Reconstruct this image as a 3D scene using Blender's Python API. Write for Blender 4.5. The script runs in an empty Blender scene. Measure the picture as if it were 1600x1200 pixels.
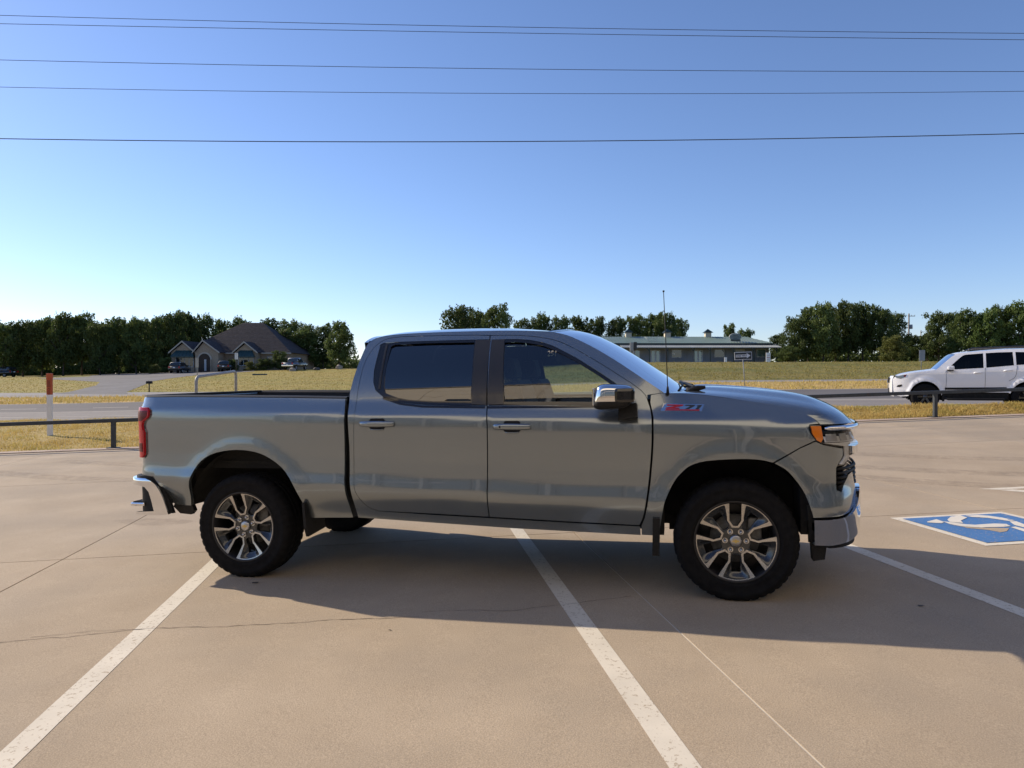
import bpy, bmesh, math, random
import numpy as np
from mathutils import Vector, Matrix
from mathutils.geometry import delaunay_2d_cdt, tessellate_polygon

scene = bpy.context.scene
COL = scene.collection
R = math.radians

# ------------------------------------------------------------------ camera
CAM = Vector((3.373, -5.951, 1.555))
YAW, PITCH, FPX = 0.2276, 0.011, 1110.0
FWD = Vector((-math.sin(YAW) * math.cos(PITCH), math.cos(YAW) * math.cos(PITCH), -math.sin(PITCH)))
RGT = Vector((math.cos(YAW), math.sin(YAW), 0))
AHEAD = Vector((-math.sin(YAW), math.cos(YAW), 0))
cam_data = bpy.data.cameras.new('camera')
cam = bpy.data.objects.new('camera', cam_data)
COL.objects.link(cam)
cam.location = CAM
cam.rotation_euler = FWD.to_track_quat('-Z', 'Y').to_euler()
cam_data.sensor_fit = 'HORIZONTAL'
cam_data.sensor_width = 36.0
cam_data.lens = FPX / 1600 * 36
cam_data.clip_end = 4000
cam_data.clip_start = 0.05
scene.camera = cam

# the lot falls gently to the left: the truck frame is tilted about the view axis
TILT = Matrix.Translation(CAM) @ Matrix.Rotation(-0.021, 4, FWD) @ Matrix.Translation(-CAM)

# ------------------------------------------------------------------ sun and sky
SUN_DIR = (TILT.to_3x3() @ Vector((-1.72, 0.49, 1.0))).normalized()
SUN_EL = math.asin(SUN_DIR.z)
SUN_AZ = math.atan2(SUN_DIR.x, SUN_DIR.y)
world = bpy.data.worlds.new('World')
scene.world = world
world.use_nodes = True
wn = world.node_tree
bg = wn.nodes['Background']
sky = wn.nodes.new('ShaderNodeTexSky')
sky.sky_type = 'NISHITA'
sky.sun_disc = False
sky.sun_elevation = SUN_EL
sky.sun_rotation = SUN_AZ
sky.altitude = 300
sky.air_density = 1.0
sky.dust_density = 0.2
sky.ozone_density = 6.0
wb = wn.nodes.new('ShaderNodeMix'); wb.data_type = 'RGBA'; wb.blend_type = 'MULTIPLY'; wb.inputs[0].default_value = 1.0
wb.inputs[7].default_value = (1.12, 0.975, 0.99, 1)      # the phone's white balance, the same over the whole sky
wn.links.new(sky.outputs['Color'], wb.inputs[6])
wn.links.new(wb.outputs[2], bg.inputs['Color'])
bg.inputs['Strength'].default_value = 0.129
sun_data = bpy.data.lights.new('sun', 'SUN')
sun_data.energy = 4.65
sun_data.angle = R(0.53)
sun_data.color = (1.0, 0.86, 0.68)
sun = bpy.data.objects.new('sun', sun_data)
COL.objects.link(sun)
sun.rotation_euler = SUN_DIR.to_track_quat('Z', 'Y').to_euler()
sun.location = CAM + SUN_DIR * 60

scene.view_settings.view_transform = 'Standard'
scene.view_settings.look = 'None'
scene.view_settings.gamma = 1.0
scene.view_settings.exposure = 0.37
scene.view_settings.use_curve_mapping = False

# ------------------------------------------------------------------ helpers
def lvl(U, V, Z):
    """right, ahead, up of the camera -> world"""
    return CAM + RGT * U + AHEAD * V + Vector((0, 0, Z))

HORIZON = 600 - FPX * math.tan(PITCH)

def at(px, py, D):
    return lvl((px - 800) / FPX * D, D, (HORIZON - py) / FPX * D)

def tag(o, label=None, cat=None, group=None, kind=None):
    if label: o['label'] = label
    if cat: o['category'] = cat
    if group: o['group'] = group
    if kind: o['kind'] = kind
    return o

def empty(name, loc=(0, 0, 0), rz=0.0, parent=None):
    o = bpy.data.objects.new(name, None)
    o.empty_display_size = 0.2
    COL.objects.link(o)
    o.location = loc
    o.rotation_euler = (0, 0, rz)
    if parent: o.parent = parent
    return o

def copy_tree(o, parent=None):
    c = o.copy()
    COL.objects.link(c)
    c.parent = parent
    for ch in list(o.children):
        copy_tree(ch, c)
    return c

def link_mesh(name, me, mat, parent=None):
    o = bpy.data.objects.new(name, me)
    COL.objects.link(o)
    if mat is not None and len(me.materials) == 0:
        me.materials.append(mat)
    if parent: o.parent = parent
    return o

def arr_mesh(name, V, F, mat, parent=None, smooth=False, n=None):
    """V (k,3) array, F (m,n) array of equal-size faces"""
    V = np.asarray(V, dtype=np.float32); F = np.asarray(F, dtype=np.int32)
    me = bpy.data.meshes.new(name)
    me.vertices.add(len(V)); me.vertices.foreach_set('co', V.ravel())
    k = F.shape[1]
    me.loops.add(F.size); me.loops.foreach_set('vertex_index', F.ravel())
    me.polygons.add(len(F))
    me.polygons.foreach_set('loop_start', np.arange(0, F.size, k, dtype=np.int32))
    me.polygons.foreach_set('loop_total', np.full(len(F), k, dtype=np.int32))
    me.update(calc_edges=True)
    if smooth: me.shade_smooth()
    else: me.shade_flat()
    return link_mesh(name, me, mat, parent)

class MB:
    """collects simple shapes; build() links them as one mesh object"""
    def __init__(self):
        self.v = []; self.f = []; self.s = []
    def add(self, vs, fs, smooth=False):
        b = len(self.v)
        self.v += [tuple(p) for p in vs]
        for f in fs:
            self.f.append(tuple(b + i for i in f)); self.s.append(smooth)
        return self
    def box(self, c, d, M=None, bev=0.0):
        bm = bmesh.new()
        bmesh.ops.create_cube(bm, size=1.0)
        for v in bm.verts: v.co = Vector((v.co.x * d[0], v.co.y * d[1], v.co.z * d[2]))
        if bev > 0:
            bmesh.ops.bevel(bm, geom=bm.edges[:], offset=bev, segments=2, affect='EDGES', profile=0.6)
        bm.verts.index_update()
        vs = [v.co + Vector(c) if M is None else M @ (v.co + Vector(c)) for v in bm.verts]
        fs = [[v.index for v in f.verts] for f in bm.faces]
        bm.free()
        return self.add(vs, fs, False)
    def tube(self, pts, r, n=8, cap=True):
        pts = [Vector(p) for p in pts]
        rr = r if isinstance(r, (list, tuple)) else [r] * len(pts)
        vs = []; fs = []
        prev = None
        for i, p in enumerate(pts):
            a = pts[max(i - 1, 0)]; b = pts[min(i + 1, len(pts) - 1)]
            t = (b - a).normalized()
            if prev is None:
                ref = Vector((0, 0, 1)) if abs(t.z) < 0.9 else Vector((1, 0, 0))
                u = t.cross(ref).normalized()
            else:
                u = (prev - t * prev.dot(t)).normalized()
            prev = u
            w = t.cross(u)
            for k in range(n):
                an = 2 * math.pi * k / n
                vs.append(p + (u * math.cos(an) + w * math.sin(an)) * rr[i])
        for i in range(len(pts) - 1):
            for k in range(n):
                k2 = (k + 1) % n
                fs.append((i * n + k, i * n + k2, (i + 1) * n + k2, (i + 1) * n + k))
        self.add(vs, fs, True)
        if cap:
            b = len(self.v) - len(vs)
            self.f.append(tuple(b + k for k in reversed(range(n)))); self.s.append(False)
            self.f.append(tuple(b + (len(pts) - 1) * n + k for k in range(n))); self.s.append(False)
        return self
    def lathe(self, prof, n=32, M=None, smooth=True, closed=False):
        """prof list of (r, y): revolved about the local Y axis"""
        vs = []; fs = []
        m = len(prof)
        for k in range(n):
            an = 2 * math.pi * k / n
            for r, y in prof:
                p = Vector((r * math.cos(an), y, r * math.sin(an)))
                vs.append(M @ p if M is not None else p)
        for k in range(n):
            k2 = (k + 1) % n
            for i in range(m - 1 + (1 if closed else 0)):
                j = (i + 1) % m
                fs.append((k * m + i, k * m + j, k2 * m + j, k2 * m + i))
        return self.add(vs, fs, smooth)
    def prism(self, poly, h, M=None, cap_back=True):
        """poly: list of 3D points (flat), extruded by vector h"""
        h = Vector(h); n = len(poly)
        p = [Vector(q) for q in poly]
        tr = tessellate_polygon([p])
        vs = p + [q + h for q in p]
        if M is not None: vs = [M @ q for q in vs]
        fs = [tuple(t) for t in tr]
        if cap_back: fs += [tuple(i + n for i in reversed(t)) for t in tr]
        fs += [(i, (i + 1) % n, (i + 1) % n + n, i + n) for i in range(n)]
        return self.add(vs, fs, False)
    def build(self, name, mat, parent=None, fix=True):
        me = bpy.data.meshes.new(name)
        me.from_pydata(self.v, [], self.f)
        if fix:
            bm = bmesh.new(); bm.from_mesh(me)
            bmesh.ops.recalc_face_normals(bm, faces=bm.faces[:])
            bm.to_mesh(me); bm.free()
        me.polygons.foreach_set('use_smooth', self.s)
        me.update()
        return link_mesh(name, me, mat, parent)

def grid_mesh(name, fn, nu, nv, mat, parent=None, flip=False, smooth=True):
    V = []
    for i in range(nu + 1):
        for j in range(nv + 1):
            V.append(tuple(fn(i / nu, j / nv)))
    F = []
    for i in range(nu):
        for j in range(nv):
            a = i * (nv + 1) + j
            q = (a, a + 1, a + nv + 2, a + nv + 1)
            F.append(q[::-1] if flip else q)
    return arr_mesh(name, V, F, mat, parent, smooth)

def inside(pts, poly):
    x = pts[:, 0]; y = pts[:, 1]; res = np.zeros(len(pts), bool)
    n = len(poly); j = n - 1
    for i in range(n):
        xi, yi = poly[i]; xj, yj = poly[j]
        if yi != yj:
            c = ((yi > y) != (yj > y)) & (x < (xj - xi) * (y - yi) / (yj - yi) + xi)
            res ^= c
        j = i
    return res

def bdist(pts, loop):
    d = np.full(len(pts), 1e9)
    L = np.asarray(loop)
    for i in range(len(L)):
        a = L[i]; b = L[(i + 1) % len(L)]
        ab = b - a; l2 = max((ab * ab).sum(), 1e-12)
        t = np.clip(((pts - a) @ ab) / l2, 0, 1)
        q = a + t[:, None] * ab
        d = np.minimum(d, np.hypot(pts[:, 0] - q[:, 0], pts[:, 1] - q[:, 1]))
    return d

def densify(poly, res):
    out = []
    n = len(poly)
    for i in range(n):
        a = np.array(poly[i], float); b = np.array(poly[(i + 1) % n], float)
        k = max(1, int(math.ceil(np.hypot(*(b - a)) / res)))
        for j in range(k): out.append(tuple(a + (b - a) * j / k))
    return out

def inset(poly, d):
    n = len(poly); P = [Vector(p) for p in poly]
    area = sum(P[i].x * P[(i + 1) % n].y - P[(i + 1) % n].x * P[i].y for i in range(n))
    s = 1 if area > 0 else -1
    out = []
    for i in range(n):
        e1 = (P[i] - P[i - 1]).normalized(); e2 = (P[(i + 1) % n] - P[i]).normalized()
        n1 = Vector((-e1.y, e1.x)); n2 = Vector((-e2.y, e2.x))
        m = n1 + n2
        if m.length < 1e-6: m = n1
        m.normalize()
        k = min(2.0, 1.0 / max(0.4, m.dot(n1)))
        q = P[i] + m * (s * d * k)
        out.append((q.x, q.y))
    return out

def smooth_poly(pts, n=4, closed=False):
    """Catmull-Rom through the points (open)"""
    P = [np.array(p, float) for p in pts]; out = []
    m = len(P)
    for i in range(m if closed else m - 1):
        if closed:
            p0, p1, p2, p3 = P[i - 1], P[i], P[(i + 1) % m], P[(i + 2) % m]
        else:
            p0 = P[max(i - 1, 0)]; p1 = P[i]; p2 = P[i + 1]; p3 = P[min(i + 2, m - 1)]
        for k in range(n):
            t = k / n
            out.append(tuple(0.5 * ((2 * p1) + (-p0 + p2) * t + (2 * p0 - 5 * p1 + 4 * p2 - p3) * t * t + (-p0 + 3 * p1 - 3 * p2 + p3) * t ** 3)))
    if not closed: out.append(tuple(P[-1]))
    return out

def panel(name, poly, surf, mat, parent=None, holes=(), res=0.05, depth=0.02, off=0.0, center=(1.8, 0, 1.0), nrm=True):
    """a sheet-metal style panel: outline in the (u,v) of surf, curved by surf, with edge lips of the given depth"""
    loops = [densify(poly, res)] + [densify(h, res) for h in holes]
    vs = []; es = []
    for L in loops:
        b = len(vs); vs += L
        es += [(b + i, b + (i + 1) % len(L)) for i in range(len(L))]
    A = np.array(loops[0])
    lo = A.min(0); hi = A.max(0)
    gx = np.arange(lo[0] + res * 0.5, hi[0], res); gy = np.arange(lo[1] + res * 0.43, hi[1], res * 0.87)
    G = []
    for j, yy in enumerate(gy):
        xs = gx + (res * 0.5 if j % 2 else 0)
        G.append(np.stack([xs, np.full_like(xs, yy)], 1))
    if G:
        G = np.concatenate(G)
        ok = inside(G, loops[0])
        for h in loops[1:]: ok &= ~inside(G, h)
        G = G[ok]
        if len(G):
            d = np.full(len(G), 1e9)
            for L in loops: d = np.minimum(d, bdist(G, L))
            G = G[d > res * 0.4]
        vs += [tuple(g) for g in G]
    out = delaunay_2d_cdt([Vector(v) for v in vs], es, [], 0, 1e-6)
    uv = np.array([tuple(v) for v in out[0]]); F = np.array([f for f in out[2] if len(f) == 3])
    cen = uv[F].mean(1)
    ok = inside(cen, loops[0])
    for h in loops[1:]: ok &= ~inside(cen, h)
    F = F[ok]
    def ev(u, v, o): return np.array([surf(a, b, o) for a, b in zip(u, v)])
    P = ev(uv[:, 0], uv[:, 1], off)
    e = 2e-3
    du = ev(uv[:, 0] + e, uv[:, 1], off) - ev(uv[:, 0] - e, uv[:, 1], off)
    dv = ev(uv[:, 0], uv[:, 1] + e, off) - ev(uv[:, 0], uv[:, 1] - e, off)
    N = np.cross(du, dv); N /= np.maximum(np.linalg.norm(N, axis=1, keepdims=True), 1e-12)
    sg = np.sign(((P - np.array(center)) * N).sum(1).sum()) or 1
    N *= sg
    fn = np.cross(P[F[:, 1]] - P[F[:, 0]], P[F[:, 2]] - P[F[:, 0]])
    fl = (fn * N[F[:, 0]]).sum(1) < 0
    F[fl] = F[fl][:, ::-1]
    from collections import Counter
    ec = {}
    for t in F:
        for a, b in ((t[0], t[1]), (t[1], t[2]), (t[2], t[0])):
            k = (min(a, b), max(a, b))
            ec[k] = None if k in ec else (a, b)
    be = [v for v in ec.values() if v is not None]
    bv = sorted({i for q in be for i in q}); idx = {v: i for i, v in enumerate(bv)}
    nP = len(P)
    Q = ev(uv[bv, 0], uv[bv, 1], off - depth)
    allV = np.concatenate([P, Q]) if depth else P
    faces = [tuple(t) for t in F]
    ln = [N[i] for t in F for i in t]
    if depth:
        for a, b in be:
            q = (b, a, nP + idx[a], nP + idx[b])
            faces.append(q)
            f = np.cross(allV[q[1]] - allV[q[0]], allV[q[2]] - allV[q[0]]); f = f / max(np.linalg.norm(f), 1e-12)
            ln += [f] * 4
    me = bpy.data.meshes.new(name)
    me.from_pydata([tuple(p) for p in allV], [], faces)
    me.shade_smooth()
    if nrm: me.normals_split_custom_set([tuple(n) for n in ln])
    return link_mesh(name, me, mat, parent)

def text_mesh(name, body, size, mat, M, parent=None, extrude=0.004, shear=0.0, bold=0.0, sx=1.0):
    cu = bpy.data.curves.new(name, 'FONT')
    cu.body = body; cu.size = size; cu.extrude = extrude; cu.align_x = 'CENTER'; cu.align_y = 'CENTER'
    cu.shear = shear; cu.offset = bold; cu.resolution_u = 2
    t = bpy.data.objects.new('tmp_text', cu)
    COL.objects.link(t)
    dg = bpy.context.evaluated_depsgraph_get()
    me = bpy.data.meshes.new_from_object(t.evaluated_get(dg))
    bpy.data.objects.remove(t)
    me.transform(M @ Matrix.Diagonal((sx, 1, 1, 1)))
    me.name = name
    me.materials.clear()
    return link_mesh(name, me, mat, parent)

# ------------------------------------------------------------------ materials
def _new(name):
    m = bpy.data.materials.new(name); m.use_nodes = True
    return m, m.node_tree, m.node_tree.nodes['Principled BSDF']

def mat(name, col, rough=0.5, metal=0.0, coat=0.0, spec=0.5, emit=None, coat_rough=0.03):
    m, nt, b = _new(name)
    b.inputs['Base Color'].default_value = (*col, 1)
    b.inputs['Roughness'].default_value = rough
    b.inputs['Metallic'].default_value = metal
    b.inputs['Coat Weight'].default_value = coat
    b.inputs['Coat Roughness'].default_value = coat_rough
    b.inputs['Specular IOR Level'].default_value = spec
    return m

def ramp(nt, stops):
    r = nt.nodes.new('ShaderNodeValToRGB')
    el = r.color_ramp.elements
    while len(el) > 2: el.remove(el[-1])
    el[0].position, el[0].color = stops[0][0], (*stops[0][1], 1)
    el[1].position, el[1].color = stops[1][0], (*stops[1][1], 1)
    for p, c in stops[2:]:
        e = el.new(p); e.color = (*c, 1)
    return r

def noise_node(nt, scale, detail=4, rough=0.6, stretch=(1, 1, 1), space='Object', rot=0.0):
    tc = nt.nodes.new('ShaderNodeTexCoord')
    mp = nt.nodes.new('ShaderNodeMapping')
    mp.inputs['Scale'].default_value = stretch
    mp.inputs['Rotation'].default_value = (0, 0, rot)
    nz = nt.nodes.new('ShaderNodeTexNoise')
    nz.inputs['Scale'].default_value = scale
    nz.inputs['Detail'].default_value = detail
    nz.inputs['Roughness'].default_value = rough
    nt.links.new(tc.outputs[space], mp.inputs['Vector'])
    nt.links.new(mp.outputs['Vector'], nz.inputs['Vector'])
    return nz

def mixc(nt, fac, a, b, mode='MIX'):
    mx = nt.nodes.new('ShaderNodeMix'); mx.data_type = 'RGBA'; mx.blend_type = mode
    if isinstance(fac, (int, float)): mx.inputs[0].default_value = fac
    else: nt.links.new(fac, mx.inputs[0])
    for s, q in ((a, 6), (b, 7)):
        if isinstance(s, tuple): mx.inputs[q].default_value = (*s, 1)
        else: nt.links.new(s, mx.inputs[q])
    return mx.outputs[2]

def noise_mat(name, stops, scale, detail=5, rough=0.85, bump=0.0, bump_scale=None, stretch=(1, 1, 1), second=None, space='Object', spec=0.3, rot=0.0, speck=None, vary=0.0):
    m, nt, b = _new(name)
    nz = noise_node(nt, scale, detail, 0.62, stretch, space, rot)
    r = ramp(nt, stops)
    nt.links.new(nz.outputs['Fac'], r.inputs['Fac'])
    out = r.outputs['Color']
    if second:
        sc, lo, hi, colr = second[:4]
        st = second[4] if len(second) > 4 else (1, 1, 1)
        n2 = noise_node(nt, sc, 4, 0.6, st, space, rot)
        r2 = ramp(nt, [(lo, (0, 0, 0)), (hi, (1, 1, 1))])
        nt.links.new(n2.outputs['Fac'], r2.inputs['Fac'])
        out = mixc(nt, r2.outputs['Color'], out, colr)
    if speck:
        sc, amt = speck
        n3 = noise_node(nt, sc, 2, 0.7, (1, 1, 1), space)
        r3 = ramp(nt, [(0.3, (1 - amt,) * 3), (0.7, (1 + amt,) * 3)])
        nt.links.new(n3.outputs['Fac'], r3.inputs['Fac'])
        out = mixc(nt, 1.0, out, r3.outputs['Color'], 'MULTIPLY')
    if vary:
        oi = nt.nodes.new('ShaderNodeObjectInfo'); hs = nt.nodes.new('ShaderNodeHueSaturation')
        ml = nt.nodes.new('ShaderNodeMath'); ml.operation = 'MULTIPLY_ADD'; ml.inputs[1].default_value = 2 * vary; ml.inputs[2].default_value = 1 - vary
        nt.links.new(oi.outputs['Random'], ml.inputs[0]); nt.links.new(ml.outputs[0], hs.inputs['Value'])
        nt.links.new(out, hs.inputs['Color']); out = hs.outputs['Color']
    nt.links.new(out, b.inputs['Base Color'])
    b.inputs['Roughness'].default_value = rough
    b.inputs['Specular IOR Level'].default_value = spec
    if bump:
        n4 = noise_node(nt, bump_scale or scale * 4, 4, 0.65, stretch, space)
        bp = nt.nodes.new('ShaderNodeBump')
        bp.inputs['Strength'].default_value = bump
        bp.inputs['Distance'].default_value = 0.02
        nt.links.new(n4.outputs['Fac'], bp.inputs['Height'])
        nt.links.new(bp.outputs['Normal'], b.inputs['Normal'])
    return m

def glass_mat(name, tint, refl_ior=1.6, gloss=(1, 1, 1)):
    m = bpy.data.materials.new(name); m.use_nodes = True
    nt = m.node_tree; nt.nodes.clear()
    o = nt.nodes.new('ShaderNodeOutputMaterial')
    t = nt.nodes.new('ShaderNodeBsdfTransparent'); t.inputs['Color'].default_value = (*tint, 1)
    g = nt.nodes.new('ShaderNodeBsdfGlossy'); g.inputs['Roughness'].default_value = 0.004; g.inputs['Color'].default_value = (*gloss, 1)
    f = nt.nodes.new('ShaderNodeFresnel'); f.inputs['IOR'].default_value = refl_ior
    mx = nt.nodes.new('ShaderNodeMixShader')
    nt.links.new(f.outputs[0], mx.inputs[0]); nt.links.new(t.outputs[0], mx.inputs[1]); nt.links.new(g.outputs[0], mx.inputs[2])
    nt.links.new(mx.outputs[0], o.inputs['Surface'])
    return m

def leaf_mat(name, c1, c2, c3):
    m, nt, b = _new(name)
    nz = noise_node(nt, 0.9, 3, 0.6, (1, 1, 1))
    oi = nt.nodes.new('ShaderNodeObjectInfo')
    r = ramp(nt, [(0.3, c1), (0.5, c2), (0.75, c3)])
    nt.links.new(nz.outputs['Fac'], r.inputs['Fac'])
    hs = nt.nodes.new('ShaderNodeHueSaturation')
    ml = nt.nodes.new('ShaderNodeMath'); ml.operation = 'MULTIPLY_ADD'
    ml.inputs[1].default_value = 0.5; ml.inputs[2].default_value = 0.78
    nt.links.new(oi.outputs['Random'], ml.inputs[0]); nt.links.new(ml.outputs[0], hs.inputs['Value'])
    nt.links.new(r.outputs['Color'], hs.inputs['Color'])
    nt.links.new(hs.outputs['Color'], b.inputs['Base Color'])
    b.inputs['Roughness'].default_value = 0.6
    b.inputs['Specular IOR Level'].default_value = 0.25
    tr = nt.nodes.new('ShaderNodeBsdfTranslucent')
    nt.links.new(hs.outputs['Color'], tr.inputs['Color'])
    mx = nt.nodes.new('ShaderNodeMixShader'); mx.inputs[0].default_value = 0.38
    o = nt.nodes['Material Output']
    nt.links.new(b.outputs[0], mx.inputs[1]); nt.links.new(tr.outputs[0], mx.inputs[2]); nt.links.new(mx.outputs[0], o.inputs['Surface'])
    return m

M = {}
M['chrome'] = mat('chrome', (0.78, 0.79, 0.81), 0.06, 1.0)
M['black_plastic'] = noise_mat('black_plastic', [(0.3, (0.010, 0.010, 0.011)), (0.7, (0.017, 0.017, 0.018))], 60, rough=0.55, bump=0.1, spec=0.22)
M['gloss_black'] = mat('gloss_black', (0.012, 0.012, 0.014), 0.12, 0.0, 0.5)
M['pillar_black'] = mat('pillar_black', (0.03, 0.03, 0.033), 0.3, 0.0, 0.2)
M['interior'] = noise_mat('interior', [(0.3, (0.010, 0.010, 0.012)), (0.7, (0.018, 0.018, 0.021))], 30, rough=0.8)
M['under'] = noise_mat('under', [(0.3, (0.008, 0.008, 0.009)), (0.7, (0.02, 0.02, 0.02))], 12, rough=0.9)
M['rubber'] = noise_mat('rubber', [(0.3, (0.006, 0.006, 0.007)), (0.7, (0.013, 0.013, 0.014))], 25, rough=0.85, bump=0.15, spec=0.15)
M['steel_post'] = noise_mat('steel_post', [(0.3, (0.035, 0.04, 0.045)), (0.7, (0.06, 0.066, 0.07))], 20, rough=0.5, bump=0.1, second=(6, 0.6, 0.75, (0.07, 0.045, 0.03)))
M['galv'] = noise_mat('galv', [(0.3, (0.22, 0.23, 0.24)), (0.7, (0.36, 0.37, 0.38))], 14, rough=0.45)
M['white_paint'] = noise_mat('white_paint', [(0.3, (0.70, 0.70, 0.68)), (0.7, (0.80, 0.80, 0.79))], 8, rough=0.5)
M['red_lens'] = mat('red_lens', (0.42, 0.004, 0.012), 0.22, 0.0, 0.25, 0.3)
M['dark_red_lens'] = mat('dark_red_lens', (0.10, 0.002, 0.006), 0.3, 0.0, 0.1, 0.2)
M['amber'] = mat('amber', (0.75, 0.20, 0.01), 0.15, 0.0, 1.0)
M['tint'] = glass_mat('tint', (0.05, 0.06, 0.075), 2.1)
M['clear'] = glass_mat('clear', (0.70, 0.80, 0.72), 1.95)
M['windshield'] = glass_mat('windshield', (0.60, 0.70, 0.70), 1.40)
M['dark_glass'] = mat('dark_glass', (0.015, 0.02, 0.024), 0.04, 0.0, 0.3, 0.8)

def car_paint(name, col, metal=0.75, rough=0.34):
    m, nt, b = _new(name)
    nz = noise_node(nt, 900, 1, 0.5)
    r = ramp(nt, [(0.3, tuple(c * 0.9 for c in col)), (0.7, tuple(c * 1.12 for c in col))])
    nt.links.new(nz.outputs['Fac'], r.inputs['Fac'])
    nt.links.new(r.outputs['Color'], b.inputs['Base Color'])
    b.inputs['Metallic'].default_value = metal
    b.inputs['Roughness'].default_value = rough
    b.inputs['Coat Weight'].default_value = 1.0
    b.inputs['Coat Roughness'].default_value = 0.015
    b.inputs['Coat IOR'].default_value = 1.6
    return m
M['truck_paint'] = car_paint('truck_paint', (0.228, 0.264, 0.290), 0.80, 0.25)
M['white_car'] = car_paint('white_car', (0.84, 0.84, 0.85), 0.0, 0.3)
# ------------------------------------------------------------------ the lot surface
NRM = TILT.to_3x3() @ Vector((0, 0, 1))
P0 = TILT @ Vector((0, 0, 0))
E1 = Vector((math.cos(R(21.2)), math.sin(R(21.2)), 0)); E2 = Vector((-E1.y, E1.x, 0))   # slab axes in the truck frame

def sstep(t):
    t = min(max(t, 0.0), 1.0); return t * t * (3 - 2 * t)

def lot_warp(p):
    d = p - CAM
    U = d.x * RGT.x + d.y * RGT.y; V = d.x * AHEAD.x + d.y * AHEAD.y
    t = sstep((V - 7) / 10.5)
    return t * (0.17 + 0.0095 * max(-14, min(16, U)))

def LOT(x, y, h=0.0):
    """truck-frame ground coordinates -> world point on the lot"""
    p = TILT @ Vector((x, y, 0))
    return p + NRM * h + Vector((0, 0, lot_warp(p)))

def lot_z(U, V):
    p = CAM + RGT * U + AHEAD * V
    z = P0.z - (NRM.x * (p.x - P0.x) + NRM.y * (p.y - P0.y)) / NRM.z
    return z + lot_warp(p) - CAM.z      # relative to the camera

def edge_V(s):
    return 17.19 / (1 - 0.0843 * s)

def SL(a, b, h=0.0):
    q = E1 * a + E2 * b
    return LOT(q.x, q.y, h)

def edge_b(a):
    """slab coordinate b of the lot's far edge at slab coordinate a"""
    lo, hi = 0.0, 30.0
    for i in range(40):
        m = (lo + hi) / 2
        d = SL(a, m) - CAM
        U = d.dot(RGT); V = d.dot(AHEAD)
        if V < 17.19 + 0.0843 * U: lo = m
        else: hi = m
    return lo

M['concrete'] = noise_mat('concrete', [(0.25, (0.345, 0.275, 0.196)), (0.5, (0.408, 0.328, 0.236)), (0.78, (0.47, 0.382, 0.28))], 0.9, detail=8, rough=0.9,
                          bump=0.2, bump_scale=120, second=(0.55, 0.44, 0.72, (0.345, 0.285, 0.215)), speck=(150, 0.22), spec=0.2, vary=0.035)
M['joint'] = noise_mat('joint', [(0.3, (0.07, 0.055, 0.045)), (0.7, (0.14, 0.115, 0.09))], 4, rough=0.95)
M['caulk'] = noise_mat('caulk', [(0.3, (0.50, 0.45, 0.37)), (0.7, (0.62, 0.57, 0.48))], 9, rough=0.9)
M['kerb'] = noise_mat('kerb', [(0.3, (0.36, 0.27, 0.21)), (0.7, (0.48, 0.39, 0.32))], 2.5, rough=0.9, bump=0.3, bump_scale=60, speck=(80, 0.2))

def worn_paint(name, col, amount, worn=(0.40, 0.33, 0.245), scale=38):
    m, nt, b = _new(name)
    nz = noise_node(nt, scale, 6, 0.72)
    r = ramp(nt, [(amount - 0.02, (1, 1, 1)), (amount + 0.02, (0, 0, 0))])
    nt.links.new(nz.outputs['Fac'], r.inputs['Fac'])
    n2 = noise_node(nt, 3.0, 5, 0.6)
    r2 = ramp(nt, [(0.3, tuple(c * 0.86 for c in col)), (0.7, col)])
    nt.links.new(n2.outputs['Fac'], r2.inputs['Fac'])
    out = mixc(nt, r.outputs['Color'], r2.outputs['Color'], worn)
    nt.links.new(out, b.inputs['Base Color'])
    b.inputs['Roughness'].default_value = 0.8
    b.inputs['Specular IOR Level'].default_value = 0.2
    return m
M['line_paint'] = worn_paint('line_paint', (0.70, 0.645, 0.54), 0.405)
M['blue_paint'] = worn_paint('blue_paint', (0.075, 0.19, 0.42), 0.385)
M['symbol_paint'] = worn_paint('symbol_paint', (0.70, 0.66, 0.58), 0.36, (0.10, 0.19, 0.36), 14)

lot = empty('parking_lot', SL(0, 0))
tag(lot, kind='structure')
bpy.context.view_layer.update()

def lot_sheet(name, corners, m, parent, h0=0.0, h1=None, nu=4, nv=4):
    """four-cornered sheet in slab coordinates following the lot; h1 gives a skirt down"""
    (a0, b0), (a1, b1), (a2, b2), (a3, b3) = corners
    V = []; F = []
    for i in range(nu + 1):
        for j in range(nv + 1):
            u, v = i / nu, j / nv
            a = (a0 * (1 - u) + a1 * u) * (1 - v) + (a3 * (1 - u) + a2 * u) * v
            b = (b0 * (1 - u) + b1 * u) * (1 - v) + (b3 * (1 - u) + b2 * u) * v
            V.append(tuple(SL(a, b, h0)))
    for i in range(nu):
        for j in range(nv):
            q = i * (nv + 1) + j
            F.append((q, q + nv + 1, q + nv + 2, q + 1))
    if h1 is not None:
        rim = [i * (nv + 1) for i in range(nu + 1)] + [nu * (nv + 1) + j for j in range(1, nv + 1)] + \
              [i * (nv + 1) + nv for i in range(nu - 1, -1, -1)] + [j for j in range(nv - 1, 0, -1)]
        base = len(V)
        V += [tuple(Vector(V[k]) + NRM * (h1 - h0)) for k in rim]
        n = len(rim)
        F += [(rim[k], base + k, base + (k + 1) % n, rim[(k + 1) % n]) for k in range(n)]
    o = arr_mesh(name, V, F, m, None)
    o.parent = parent
    o.matrix_parent_inverse = parent.matrix_world.inverted()
    return o

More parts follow.
